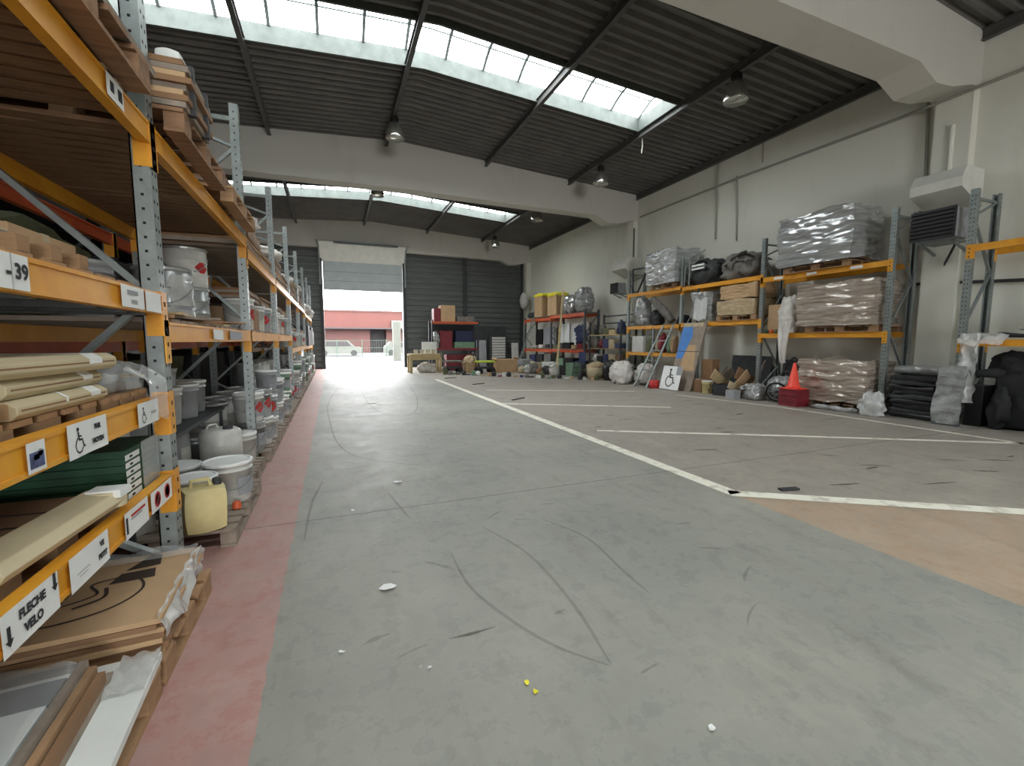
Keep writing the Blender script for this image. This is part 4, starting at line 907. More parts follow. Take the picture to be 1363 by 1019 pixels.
# ---- bays three to eight: pails in rows, drums, boxes, board stacks, sacks
BN = ['nearest', 'second', 'third', 'fourth', 'fifth', 'sixth', 'seventh', 'eighth']
rp = random.Random(21)
for b in range(2, 8):
    y0, y1 = LP[b] + .12, LP[b + 1] - .12; L_ = y1 - y0
    for k in range(2): pallet((-1.26, y0 + L_ * (.25 + .5 * k), 0), '%s floor pallet in the %s left rack bay' % (('near', 'far')[k], BN[b]), 1.0, L_ * .47, m='wood_grey', group='floor pallets of the left rack')
    n = 7 if b < 4 else 6
    for i in range(n):
        r_ = rp.choice([.145, .165, .165, .18]); h_ = rp.choice([.3, .364, .364, .4]); tiers = rp.choice([1, 2, 2, 2, 3] if b < 4 else [1, 2, 2]) if r_ < .17 else rp.choice([1, 2])
        if b == 2 and i < 2: r_, h_, tiers = .165, .364, 2
        if b > 2 and rp.random() < .14: continue
        xx = -.93 - rp.uniform(0, .09)
        for tier in range(tiers):
            y = y0 + .18 + i * (L_ - .36) / (n - 1)
            bm_ = rp.choice(['white_pl', 'white_pl', 'grey_pl', 'tin', 'green_pale'] if b > 2 else ['white_pl', 'white_pl', 'grey_pl', 'tin'])
            pail((xx, y, P0 + tier * (h_ + .002)), '%s pail of the front row, %s along, %s left bay floor' % (('bottom', 'second tier', 'third tier')[tier], ORD[i], BN[b]), r_, h_, bm_, 'lid_pl' if bm_ != 'tin' else 'tin', rp.uniform(-.3, .5), hazard=rp.random() < .3 or (b == 2 and i == 0 and tier), handle=b < 5, sheet=rp.random() < .5, group='pails on the left rack floor pallets')
    for i in range(4):
        y = y0 + .3 + i * (L_ - .6) / 3
        pail((-1.44, y, P0 + 0.0), 'drum in the rear row, %s along, %s left bay floor' % (ORD[i], BN[b]), .2, .95 if b % 2 else .6, rp.choice(['grey_pl', 'tin', 'white_pl']), 'tin', 0, handle=False, drum=True, group='rear drums on the left rack floor')
    zm = (1.607 if b < 4 else 1.322) + .027
    if b < 6:
        for i in range(6 if b < 4 else 5):
            y = y0 + .25 + i * (L_ - .5) / (5 if b < 4 else 4)
            if (b, i) in ((2, 1), (2, 2), (3, 4)): 
                carton((-1.2, y, zm), (.45, .36, .3), 'brown carton on the middle deck of the %s left bay, %s along' % (BN[b], ORD[i]), rp.choice(['card', 'card_dark'])); continue
            pail((-1.05 - .04 * (i % 2), y, zm), 'pail on the middle deck of the %s left bay, %s along' % (BN[b], ORD[i]), .165, .37, rp.choice(['white_pl', 'grey_pl', 'tin', 'white_pl']), 'lid_pl', rp.uniform(-.3, .5), hazard=rp.random() < .3, handle=b < 4, group='pails on the left rack middle decks')
        zt = 2.562 + .027
        for k in range(2):
            yy = y0 + L_ * (.26 + .48 * k)
            nb_ = rp.randint(4, 9)
            slab_stack((-1.38, yy, zt), [(.95, L_ * .42, .05)] * nb_, 'stack of brown boards on the top deck of the %s left bay, %s one' % (BN[b], ('near', 'far')[k]), ['card_dark', 'wood_grey', 'wood'], part='board', seed=b * 3 + k)
            if k == 0: bag((-1.3, yy, zt + nb_ * .05), (.42, .5, .13), 'white sack lying on the board stack, top deck of the %s left bay' % BN[b], 'cloth_white', b, tie=False)
            sm = slab_stack((-1.35, yy, zm + .38), [(.8, L_ * .4, .03)] * 4, 'brown planks laid over the middle deck pails, %s bay, %s one' % (BN[b], ('near', 'far')[k]), ['wood_grey', 'card_dark'], part='plank', seed=b * 5 + k)
    else:
        zf = 1.302
        carton((-1.25, y0 + .7, zf), (.9, 1.1, .75), 'dark crate on the middle beams of the %s left bay, near one' % BN[b], 'black_pl', tape=False, name='dark_crate', cat='crate')
        carton((-1.25, y0 + 2.0, zf), (.9, 1.1, .62), 'dark crate on the middle beams of the %s left bay, far one' % BN[b], 'charcoal', tape=False, name='dark_crate', cat='crate')
        bag((-1.2, y0 + 1.2, 2.502), (.45, .7, .22), 'white sack on the top beams of the %s left bay' % BN[b], 'cloth_white', b + 40, tie=False)
# ---- dark loads added in the rear rack to darken gaps in the front one
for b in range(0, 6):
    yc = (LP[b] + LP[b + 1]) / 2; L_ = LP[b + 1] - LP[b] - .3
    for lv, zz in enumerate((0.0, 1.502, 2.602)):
        wl = put('added_dark_load', wrapbox((.78, L_ - .12, (1.25, .9, .8)[lv]), 8, .05, b * 7 + lv), ['charcoal', 'black_cloth', 'olive'][(b + lv) % 3], None, (-2.62, yc, zz + (1.25, .9, .8)[lv] / 2 + .012), smooth=True)
        tag(wl, 'added dark filler load in the rear left rack, %s bay, %s level' % (BN[b], ('floor', 'middle', 'top')[lv]), 'load', 'added dark loads in the rear left rack')
# supports carrying the sunken near pallets
lr = [o for o in COL.objects if o.get('label', '').startswith('long galvanised')][0]
for zt in (1.665, 1.105, .65):
    for y in (.95, 1.5, 1.95, 2.4, 2.7, 2.95): put('pallet_support', MB().box(XLR + .03 - XLF, -.04, y - LP[0] - .02, y - LP[0] + .02, zt - .03, zt - .001), 'galv_dark', lr)

# ================================================================ goods along the right wall
# ---- right rack, bay beside the column
pallet((10.72, 7.0, 3.102), 'pallet under the silver wrapped load', .9, 1.5)
wrapped_load((10.66, 7.0, 3.102 + PH), (.98, 1.72, 1.12), 'large silver shrink wrapped load on the top right beams', 'wrap_silver', 3, fold=.014)
pallet((10.72, 6.4, 1.682), 'low pallet under the brown wrapped load on the middle right beams', .85, 1.5)
wrapped_load((10.66, 6.5, 1.682 + PH), (.92, 1.62, .95), 'brown shrink wrapped cartons on the middle right beams', 'wrap_card', 5, fold=.01)
pallet((10.62, 6.3, 0), 'floor pallet under the lower wrapped load by the cone', .9, 1.4)
wrapped_load((10.58, 6.42, PH), (.92, 1.48, .94), 'streaky shrink wrapped load on the floor beside the cone', 'wrap_card', 8, fold=.016)
carton((10.75, 8.02, 1.682), (.6, .42, .72), 'tall plain carton beside the post on the middle right beams', 'card', tape=False)
dr = thing('draped_cloth', 'pale dust sheet hanging over the middle right beam above the cone', 'cloth', (10.3, 7.62, 1.68))
put('cloth_top', MB().blob((.12, 0, .45), (.22, .22, .45), 31, .25, 20, 14, .9, flat=.004), 'cloth_white', dr, smooth=True)
put('cloth_tail', sheet(lambda u, v: (-.07 - .05 * math.sin(v * 3) + .02 * math.sin(u * 12), -.2 + u * (.34 - .2 * v) + .1 * v, .3 - v * 1.05 + .03 * math.sin(u * 8)), 14, 18), 'cloth_white', dr, smooth=True)
for k, m in enumerate(('green_dark', 'orange_red', 'olive')):
    o = bag((10.385, 8.2 - k * .14, 1.682), (.045, .06, .05), '%s small bundle on the middle right beam beside the plain carton' % ('green', 'orange', 'olive')[k], m, 50 + k, name='small_bundle', cat='bundle', tie=False)
# cone on dark red crates, spoked wheel, plastic
cr = thing('red_crate_stack', 'dark red plastic crates stacked under the traffic cone', 'crates', (9.86, 7.0, 0))
for k in range(3):
    mb = MB(); z = k * .13; mb.box(-.2, .2, -.22, .22, z, z + .11); mb.box(-.22, .22, -.24, .24, z + .11, z + .128); put('crate', mb, 'maroon', cr)
cn = thing('traffic_cone', 'bright red traffic cone standing on the dark red crates', 'cone', (9.86, 7.02, .387))
put('cone_base', MB().box(-.19, .19, -.19, .19, 0, .03), 'cone_red', cn, bevel=.01)
put('cone_body', MB().lathe([(.15, .03), (.145, .06), (.125, .075), (.03, .58), (.022, .6)], 24), 'cone_red', cn, smooth=True)
def wheel(loc, r, label, rot):
    t = thing('spoked_wheel', label, 'wheel', loc, rot=rot); n = 26
    put('tyre', MB().tube([(r * math.cos(2 * math.pi * i / n), r * math.sin(2 * math.pi * i / n), 0) for i in range(n + 1)], .022, 8, False), 'rubber', t, smooth=True)
    put('rim', MB().tube([(r * .87 * math.cos(2 * math.pi * i / n), r * .87 * math.sin(2 * math.pi * i / n), 0) for i in range(n + 1)], .012, 6, False), 'galv', t, smooth=True)
    for i in range(10): put('spoke', MB().tube([(0, 0, 0), (r * .87 * math.cos(math.pi * 2 * i / 10), r * .87 * math.sin(math.pi * 2 * i / 10), 0)], .006, 5), 'galv', t)
    put('hub', MB().lathe([(.03, -.04), (.035, -.02), (.035, .02), (.03, .04)], 12), 'charcoal', t)
wheel((9.98, 7.52, .255), .225, 'spoked wheel with black tyre leaning in front of the red crates', (math.pi / 2 - .15, 0, math.pi / 2 + .35))
heap((10.55, 7.75, 0), (.4, .35, .62), 'crumpled clear and grey plastic heap behind the spoked wheel', 'wrap_grey', 71, 6, name='plastic_heap')
dp = put('dark_board', MB().obox((0, 0, .5), (.05, .5, .95), (0, .12, 0)), 'charcoal', None, (11.05, 7.95, 0.02)); tag(dp, 'dark flat board leaning at the rear behind the wheel', 'board')
an = thing('bent_pipe', 'dark bent steel pipe loop behind the cone', 'pipe', (10.6, 7.62, .6))
put('pipe_loop', MB().tube([(0, -.3, 0), (0, -.25, .35), (0, -.05, .48), (0, .15, .3), (0, .25, 0)], .03, 8), 'charcoal', an); put('pipe_bar', MB().tube([(0, -.28, .1), (0, .22, .12)], .025, 8), 'charcoal', an)
# long grey kerb of folded plastic along the floor front
kp = put('plastic_roll', MB().tube([(9.95 + .05 * math.sin(i * 1.7), 5.7 + i * .13, .05 + .012 * math.sin(i * 2.3)) for i in range(8)], [.04, .06, .055, .065, .05, .06, .055, .04], 10), 'wrap_grey', None, smooth=True); tag(kp, 'long grey plastic roll on the floor in front of the wrapped load', 'plastic')
# ---- right rack, middle bay: top heaps
heap((10.75, 10.5, 3.19), (.42, .55, .8), 'dark blue black fabric heap on the top right beams', 'charcoal', 81, 7, m2='black_cloth')
heap((10.72, 9.25, 3.19), (.42, .62, .74), 'grey beige crumpled fabric heap on the top right beams', 'cloth_grey', 87, 9, m2='junk_grey')
fr = thing('chair_frame', 'thin pale tube frame in front of the dark fabric heap', 'frame', (10.27, 10.75, 3.2))
for p_ in ([(0, .1, 0), (0, .08, .8), (0, -.5, .95)], [(0, .0, .45), (0, -.55, .5)], [(0, .3, 0), (0, .26, .6)]): put('frame_tube', MB().tube(p_, .022, 6), 'galv', fr)
for k in range(2): put('white_strip', MB().box(-.03, 0, -.5, -.02, .42 + .1 * k, .47 + .1 * k), 'paper', fr)
# middle bay shelf: plastic bag, brown wrapped cartons on pallet
bg_ = thing('clear_bag', 'tall clear plastic bag of parts leaning on the middle right shelf', 'bag', (10.55, 10.45, 2.052))
put('bag_skin', wrapbox((.36, .8, .82), 16, .06, 17, rnd=.18), 'wrap_grey', bg_, (0.05, 0, .49), (0.1, 0, 0), smooth=True)
put('bag_tail', sheet(lambda u, v: (-.2 - .06 * v, -.3 + u * .5, .7 - v * .64 + .04 * math.sin(u * 9)), 10, 10), 'film_dense', bg_, smooth=True)
pallet((10.72, 9.12, 2.052), 'pallet under the two brown wrapped bundles', .85, 1.3)
wrapped_load((10.7, 9.15, 2.052 + PH), (.82, 1.2, .42), 'lower brown paper wrapped bundle on the middle right shelf', 'cloth_beige', 23, fold=.004)
wrapped_load((10.72, 9.12, 2.052 + PH + .44), (.8, 1.16, .4), 'upper brown paper wrapped bundle on the middle right shelf', 'card', 25, fold=.006)
# middle bay floor: leaning boards with the wheelchair sign, cartons, junk
lb = thing('leaning_board', 'tall board with a blue patch leaning against the right rack', 'board', (9.7, 10.55, 0), rot=(0, .275, 0))
def lbquad(name, y0, y1, z0, z1, m, x=-.022): return put(name, MB().box(x, x + .02 if name == 'board_core' else x + .006, y0, y1, z0, z1), m, lb)
put('board_core', MB().box(-.02, .02, -.5, .42, .0, 2.12), 'wood_grey', lb)
put('blue_patch', MB().prism([(.4, .98), (.4, 1.98), (.0, 1.98), (-.08, 1.7), (-.0, 1.45), (.12, .98)], -.026, -.0205, 'x'), 'blue', lb)
put('brown_patch', MB().prism([(.1, .62), (.12, .96), (.0, 1.4), (-.3, 1.42), (-.45, .62)], -.025, -.0205, 'x'), 'card', lb)
put('seam', MB().box(-.027, -.0265, -.5, .42, 1.2, 1.22), 'charcoal', lb)
put('pale_top', MB().box(-.026, -.0205, -.4, .38, 1.99, 2.1), 'beige', lb)
ws = thing('wheelchair_sign', 'square white wheelchair sign at the foot of the leaning board', 'sign', (9.43, 10.65, .02), rot=(0, .24, 0))
put('sign_plate', MB().box(-.012, .0, -.4, .4, 0, .72), 'paper', ws)
wm = put('wheelchair_symbol', wheelchair(.58), 'charcoal', ws, (-.0135, 0, .36), (math.pi / 2, 0, -math.pi / 2))
put('grey_corner', MB().box(-.0135, -.0125, -.4, -.2, .46, .72), 'ink_grey', ws)
carton((10.28, 9.88, 0), (.28, .4, .95), 'tall brown carton standing right of the leaning board', 'card_dark', tape=False)
carton((9.97, 9.93, 0), (.26, .34, .38), 'low brown carton in front of the tall one beside the leaning board', 'card_dark')
pail((9.9, 9.6, 0), 'cream bucket on the floor right of the leaning board', .15, .36, 'cream_pl', 'lid_pl', 1)
for k, (x, y, zz, ln, an, m, w) in enumerate(((10.2, 9.5, .42, 1.0, -.75, 'wood_grey', .1), (10.3, 9.42, .4, .95, -.55, 'wood_grey', .28), (10.15, 9.33, .34, .9, .6, 'wood_pale', .3), (10.4, 8.72, .45, .95, .45, 'card_dark', .34), (10.05, 8.64, .36, .85, -.7, 'card', .26), (9.85, 8.56, .2, .7, .5, 'beige', .2), (10.5, 8.5, .5, 1.1, -.95, 'wood_grey', .07))):
    o = put('scrap_board', MB().obox((0, 0, 0), (ln, .022, w), (0, an, .06)), m, None, (x, y, zz)); tag(o, 'scrap board in the junk pile under the right rack, %s from the floor sign' % ('first', 'second', 'third', 'fourth', 'fifth', 'sixth', 'seventh')[k], 'board', 'scrap boards in the junk pile')
dc = thing('open_crate', 'dark green open crate in the junk pile', 'crate', (10.0, 9.02, 0), .2)
for a in ((-.2, .2, -.28, -.26), (-.2, .2, .26, .28), (-.2, -.18, -.28, .28), (.18, .2, -.28, .28)): put('crate_side', MB().box(*a, .0, .3), 'charcoal', dc)
put('crate_floor', MB().box(-.2, .2, -.28, .28, 0, .02), 'charcoal', dc)
heap((10.72, 9.05, 0), (.3, .3, .42), 'grey rubble of plastic and scrap behind the open crate', 'junk_grey', 90, 7, name='scrap_heap', m2='wrap_grey')
heap((9.95, 8.1, 0), (.28, .26, .42), 'clear plastic scraps beside the post in the junk pile', 'wrap_grey', 96, 6, name='plastic_heap')
bx = carton((9.6, 8.45, 0), (.24, .26, .22), 'small pale grey box at the front of the junk pile', 'grey_pl', tape=False)
o = put('black_board', MB().obox((0, 0, .55), (.03, 1.3, 1.0), (0, .1, 0)), 'charcoal', None, (11.08, 9.2, .02)); tag(o, 'dark sheet leaning at the back of the junk pile', 'sheet')
# ---- right rack, far bay
pallet((10.72, 12.08, 3.222), 'pallet under the white wrapped load', .85, 1.2)
wrapped_load((10.66, 12.08, 3.222 + PH), (.95, 1.42, 1.1), 'white shrink wrapped load on the far top right beams', 'wrap_silver', 41, fold=.014)
for k in range(3):
    pass
tf = thing('triangular_frame', 'grey triangular bracket frame on the far top right beams', 'frame', (10.4, 13.4, 3.255))
for a, b_ in (((0, .4, 0), (0, .4, .85)), ((0, .4, .85), (0, -.45, .8)), ((0, -.45, .8), (0, .1, 0)), ((0, .4, 0), (0, .1, 0))): put('frame_tube', MB().bar(a, b_, .05, .05), 'dark_steel', tf)
bag((10.6, 13.45, 2.022), (.26, .28, .55), 'tall white bag at the end of the far middle shelf', 'wrap_grey', 43, name='white_bag', tie=True)
tb = put('cloth_roll', MB().tube([(10.45, 12.75, 2.95), (10.6, 12.3, 2.5), (10.6, 11.9, 2.16)], [.12, .15, .13], 12), 'cloth_grey', None, smooth=True); tag(tb, 'grey cloth roll sloping on the far middle right shelf', 'roll')
bag((10.78, 12.85, 2.022), (.2, .22, .3), 'dark bundle on the far middle shelf beside the tall white bag', 'charcoal', 45, name='dark_bundle', cat='bundle', tie=False)
bag((10.8, 11.55, 2.022), (.2, .2, .16), 'low dark bundle at the near end of the far middle shelf', 'black_cloth', 46, name='dark_bundle', cat='bundle', tie=False)
carton((10.6, 13.38, 1.082), (.5, .62, .58), 'white box on the low orange beams of the far right bay', 'white_pl', tape=False, name='white_box')
for k, m in enumerate(('olive', 'beige', 'maroon', 'green_pale', 'card')):
    bag((10.55 + .1 * (k % 2), 12.85 - k * .3, 1.082), (.15, .125, .26 + .04 * (k % 3)), '%s sack on the low beams right of the white box' % ('olive', 'beige', 'dark red', 'pale green', 'brown')[k], m, 60 + k, tie=False)
# ladder leaning
def ladder(base, top, width, n, label, m='galv', axis=(0, 1, 0)):
    b0, t0 = Vector(base), Vector(top); t = thing('ladder', label, 'ladder', tuple(b0)); ax = Vector(axis) * width / 2; d = t0 - b0
    for s in (-1, 1): put('rail', MB().bar(ax * s * 1.12, d + ax * s * .85, .03, .07, axis), m, t)
    for i in range(n):
        f = (i + .7) / (n + .3); w_ = 1.12 + (.85 - 1.12) * f; put('rung', MB().bar(d * f - ax * w_, d * f + ax * w_, .05, .03), m, t)
    return t
ladder((9.2, 11.7, .0), (10.27, 11.7, 2.0), .55, 6, 'aluminium ladder leaning on the far right bay beside the leaning board')
for k, (x, y, r, m) in enumerate(((9.35, 12.95, (.32, .38, .4), 'cloth_white'), (9.9, 12.3, (.3, .3, .36), 'cloth_white'), (9.95, 13.4, (.26, .28, .34), 'wrap_silver'))):
    bag((x, y, 0), r, 'bulging white sack on the floor under the far right bay, %s' % ('front one', 'right one', 'rear one')[k], m, 101 + k, .3)
bag((9.4, 11.28, 0), (.13, .16, .13), 'small red crumpled bag at the foot of the ladder', 'red', 110, .3, tie=False)
bag((9.7, 14.1, 0), (.24, .27, .4), 'black rubbish sack left of the white sacks', 'black_pl', 112, .25)
bk = thing('wicker_basket', 'beige woven basket sack on the floor left of the black rubbish sack', 'basket', (9.55, 14.85, 0))
put('basket_body', MB().lathe([(.3, 0), (.36, .2), (.38, .45), (.35, .47), (.33, .2), (.28, .03)], 18), 'beige', bk, smooth=True); put('basket_fill', MB().blob((0, 0, .45), (.32, .32, .2), 7, .3), 'cloth_beige', bk, smooth=True)
# ---- dark junk shelving between the racks
js = thing('junk_shelf', 'dark shelving crammed with odds and ends between the two right racks', 'shelf', (10.25, 14.25, 0))
for y in (0, 2.2):
    for x in (0, .7): put('upright_post', MB().box(x - .03, x + .03, y - .03, y + .03, 0, 2.6 if x else 2.3), 'dark_steel', js)
for z in (.55, 1.15, 1.7): put('shelf_board', MB().box(-.03, .73, -.03, 2.23, z, z + .04), ['olive', 'wood', 'wood_pale'][int(z * 1.7) % 3], js)
for z in (2.2, 2.5): put('rail', MB().box(.67, .73, 0, 2.2, z, z + .05), 'dark_steel', js)
rj = random.Random(77)
jm = ['olive', 'beige', 'cloth_white', 'charcoal', 'card_dark', 'green_pale', 'junk_grey', 'black_pl', 'blue_dark', 'cloth_grey', 'wood_pale', 'maroon']
jn = ['olive', 'beige', 'white', 'charcoal', 'brown', 'pale green', 'grey', 'black', 'dark blue', 'grey cloth', 'pale wood', 'dark red']
for lv, z in enumerate((.592, 1.192, 1.742)):
    for k in range(5):
        y = 14.5 + k * .42; m = rj.randrange(12); s_ = (.14, .15, rj.uniform(.14, .26))
        lab = '%s item on the %s board of the junk shelf, %s along' % (jn[m], ('bottom', 'middle', 'top')[lv], ORD[k])
        if rj.random() < .5: bag((10.45, y, z), s_, lab, jm[m], lv * 10 + k, .35, name='junk_bundle', cat='junk', tie=False)
        else: carton((10.45, y, z), (.36, .34, rj.uniform(.16, .38)), lab, jm[m], rz=rj.uniform(-.2, .2), tape=False, name='junk_box', cat='junk')
ws2 = put('wall_speaker', MB().box(-.12, .12, -.14, .14, 0, .32), 'black_pl', None, (10.5, 15.3, 2.0), bevel=.01); tag(ws2, 'small black box standing above the junk shelf', 'box')
ws2.location = (10.75, 14.6, 1.742)
for k in range(7):
    m = rj.randrange(12); y = 14.3 + k * .42
    heap((9.95 + .1 * (k % 2), y, 0), (.18, .19, rj.uniform(.3, .55)), '%s scrap pile on the floor before the junk shelf, %s along' % (jn[m], ORD[k]), jm[m], 130 + k, 3, name='scrap_pile', m2=jm[(m + 5) % 12]) if k not in (0, 1, 2) else None
# ---- orange-red shelf rack: boxes, sacks, boards
for y_, q_ in ((17.0, 'near'), (20.2, 'far')): timber_deck('board deck on the top beams of the orange red shelf rack, %s bay' % q_, 10.26, 10.94, y_, y_ + 2.95, 2.722, 6, 'wood_grey')
for y_, q_ in ((17.0, 'near'), (20.2, 'far')): timber_deck('board deck on the low beams of the orange red shelf rack, %s bay' % q_, 10.26, 10.94, y_, y_ + 2.95, 1.085, 6, 'wood_grey')
zt = 2.76
for k, (y, h_) in enumerate(((21.7, 1.12), (20.1, 1.0))):
    t = carton((10.62, y, zt), (.7, .95, h_), '%s tall brown carton with yellow film top on the orange red rack' % ('left', 'right')[k], 'card', tape=False)
    put('yellow_film', wrapbox((.74, 1.0, .16), 6, .03, 30 + k, rnd=.25), 'bright_yellow', t, (0, 0, h_ + .02), smooth=True)
bag((10.6, 18.85, zt), (.33, .6, .46), 'white plastic sack on the orange red rack beside the cartons', 'wrap_silver', 141, .25, tie=False)
bag((10.6, 17.6, zt), (.36, .5, .58), 'large grey plastic sack on the near end of the orange red rack', 'wrap_grey', 142, .2, tie=False)
bag((10.6, 22.9, zt), (.3, .3, .16), 'dark bundle on the far end of the orange red rack', 'charcoal', 143, .3, tie=False, name='dark_bundle', cat='bundle')
cp = thing('wall_cushion', 'pale rounded cushion pad fixed on the far corner post', 'pad', (10.85, 24.9, 3.6)); put('pad', MB().blob((0, 0, .3), (.25, .3, .45), 5, .15), 'cloth_white', cp, smooth=True); put('strap', MB().box(-.03, .3, -.04, .04, .25, .32), 'charcoal', cp)
for k, (y, w_, h_, m, lab) in enumerate(((21.4, 1.2, 1.1, 'ink_grey', 'grey'), (19.6, .9, 1.2, 'foam', 'white'), (18.2, 1.3, 1.2, 'paper', 'white blue splashed'), (22.6, .8, 1.0, 'black_pl', 'black'))):
    o = put('upright_panel', MB().box(-.04, .04, -w_ / 2, w_ / 2, 0, h_), m, None, (10.8, y, 1.122)); tag(o, '%s panel standing on the low deck of the orange red rack' % lab, 'panel')
sb = put('blue_cloth', MB().blob((0, 0, .62), (.03, .42, .34), 9, .8), 'blue_dark', None, (10.68, 17.9, 1.14), smooth=True); tag(sb, 'dark blue cloth hanging in front of the white panel', 'cloth')
for k in range(8):
    m = rj.randrange(12); carton((10.4, (17.35, 17.95, 18.55, 19.15, 19.7, 20.6, 21.4, 22.2)[k], 1.122), (.28, rj.uniform(.3, .5), rj.uniform(.12, .3)), '%s oddment box on the low deck of the orange red rack, %s along' % (jn[m], ORD[k]), jm[m], rj.uniform(-.2, .2), False, name='junk_box', cat='junk')
for k in range(6):
    m = (3, 7, 5, 6, 3, 8)[k]; carton((10.6, (17.5, 18.45, 19.4, 20.75, 21.7, 22.6)[k], 0), (.5, .75, rj.uniform(.5, .85)), '%s crate under the orange red rack, %s along' % (jn[m], ORD[k]), jm[m], 0, False, name='stored_crate', cat='crate')
pole = put('leaning_plank', MB().bar((9.2, 17.5, 0), (10.15, 18.7, 3.85), .09, .05), 'wood_pale', None); tag(pole, 'long pale plank leaning upright against the orange red rack', 'plank')
ladder((9.0, 21.6, 0), (10.12, 21.9, 2.75), .45, 8, 'slim ladder leaning on the far end of the orange red rack', axis=(.25, .97, 0))
# floor goods before the orange-red rack
st = thing('step_stool', 'blue grey step stool standing before the junk shelf', 'stool', (9.2, 15.5, 0), .3)
put('seat', MB().box(-.18, .18, -.18, .18, .62, .65), 'blue_dark', st)
for x in (-1, 1):
    for y in (-1, 1): put('leg', MB().bar((x * .21, y * .21, 0), (x * .16, y * .16, .62), .03, .03), 'galv_dark', st)
for z in (.2, .42):
    put('rung', MB().box(-.2, .2, -.21, -.18, z, z + .025), 'galv_dark', st); put('rung', MB().box(-.2, .2, .18, .21, z, z + .025), 'galv_dark', st)
put('stool_back', MB().box(.14, .17, -.17, .17, .65, 1.05), 'blue_dark', st)
for k, (x, y, s_, m, lab) in enumerate(((9.5, 16.5, (.45, .55, .55), 'green_pale', 'pale green'), (9.45, 17.1, (.4, .5, .42), 'charcoal', 'charcoal'), (9.35, 18.4, (.5, .7, .5), 'foam', 'white'), (9.1, 19.2, (.5, .6, .45), 'beige', 'beige'), (8.7, 19.9, (.5, .6, .6), 'grey_pl', 'pale grey'))):
    carton((x, y, 0), s_, '%s box on the floor before the orange red rack' % lab, m, .1 * (-1) ** k, k > 2, flaps=k in (3,), cat='box')
# ================================================================ before the far wall
mr = thing('steel_shelf', 'dark steel shelf unit with dark red beams before the far cladding', 'shelf', (4.5, 21.4, 0))
for x in (0, 2.3):
    for y in (0, .7): put('upright_post', MB().box(x - .04, x + .04, y - .04, y + .04, 0, 2.5), 'dark_steel', mr)
for z, m in ((1.12, 'maroon'), (2.42, 'orange_red')):
    for y in (-.03, .73): put('beam', MB().box(0, 2.3, y - .025, y + .025, z - .1, z), m, mr)
    put('shelf_board', MB().box(0.04, 2.26, 0, .7, z - .03, z + .005), 'wood_dark', mr)
put('back_panel', MB().box(.04, 2.26, .74, .755, 1.2, 2.3), 'charcoal', mr)
def fbox(x, y, z, s_, lab, m, **k): return carton((x, y, z), s_, lab, m, **k)
fbox(5.3, 21.72, 2.427, (.7, .6, .78), 'brown carton standing on top of the dark red shelf unit', 'card')
fbox(4.78, 21.75, 2.427, (.34, .5, .62), 'dark red crate beside the carton on the shelf unit', 'maroon', tape=False)
fbox(6.2, 21.75, 2.427, (.9, .5, .26), 'low grey case on top of the dark red shelf unit', 'junk_grey', tape=False)
fbox(5.2, 21.7, 1.127, (.6, .5, .85), 'dark red box on the middle board of the shelf unit', 'maroon', tape=False)
fbox(6.1, 21.6, 1.127, (1.0, .5, .3), 'pale green toolbox on the middle board of the shelf unit', 'green_pale', tape=False)
fbox(6.15, 21.8, 1.43, (.9, .4, .55), 'dark blue case behind the pale green toolbox', 'blue_dark', tape=False)
bag((4.72, 21.6, 1.127), (.16, .2, .42), 'grey bag hanging at the left of the shelf unit', 'wrap_grey', 150, .3)
fbox(5.9, 21.75, 0, (1.4, .6, .8), 'reddish brown chest under the shelf unit', 'maroon', tape=False)
wt = thing('work_table', 'beige work table by the right jamb of the doorway', 'table', (4.0, 20.9, 0))
put('tabletop', MB().box(-.75, .75, -.4, .4, .82, .88), 'wood_pale', wt); put('apron', MB().box(-.7, .7, -.36, -.33, .6, .82), 'wood_pale', wt)
for x in (-.68, .68):
    for y in (-.33, .33): put('leg', MB().box(x - .06, x + .06, y - .06, y + .06, 0, .82), 'wood_pale', wt)
bag((4.1, 20.9, 0), (.4, .26, .24), 'white sack lying under the beige work table', 'cloth_white', 152, .3, tie=False)
for k in range(4): pail((3.6 + k * .28, 20.85, .882), 'small white pot on the beige work table, %s from the doorway' % ORD[k].replace('nearest', 'first'), .1, .2, 'white_pl', 'grey_pl', handle=False, group='pots on the work table')
whb = put('white_board', MB().box(-.8, .8, -.02, .02, 0, .65), 'foam', None, (4.2, 24.9, 1.0)); tag(whb, 'white board standing against the far cladding behind the work table', 'board')
whb.location = (4.3, 21.24, .882); whb.scale = (.45, 1, .85)
def trolley(x, y, lab, top, body):
    t = thing('hand_trolley', lab, 'trolley', (x, y, 0))
    put('deck', MB().box(-.42, .42, -.28, .28, .5, .58), top, t, bevel=.02); put('frame', MB().box(-.38, .38, -.25, .25, .22, .3), body, t)
    for sx in (-1, 1):
        for sy in (-1, 1): put('wheel', MB().tube([(sx * .3, sy * .22, .13), (sx * .3, sy * .3, .13)], .13, 14), 'rubber', t); put('stay', MB().bar((sx * .3, sy * .2, .25), (sx * .36, sy * .22, .52), .03, .03), body, t)
    put('push_handle', MB().tube([(-.4, -.2, .55), (-.55, -.2, .95), (-.55, .2, .95), (-.4, .2, .55)], .018, 6), 'galv_dark', t)
    return t
trolley(5.15, 20.1, 'dark trolley with grey top on the floor before the shelf unit', 'junk_grey', 'charcoal')
trolley(6.45, 19.3, 'lime green topped machine trolley on the floor', 'lime', 'charcoal')
cb = carton((5.98, 20.05, 0), (.6, .5, .45), 'open carton stuffed with pale rags between the two trolleys', 'card', tape=False, flaps=True)
put('rags', MB().blob((0, 0, .5), (.32, .28, .28), 160, .3), 'cloth_beige', cb, smooth=True)
carton((7.65, 19.8, 0), (1.05, .6, .62), 'wide brown carton right of the lime trolley', 'card', flaps=True, tape=False)
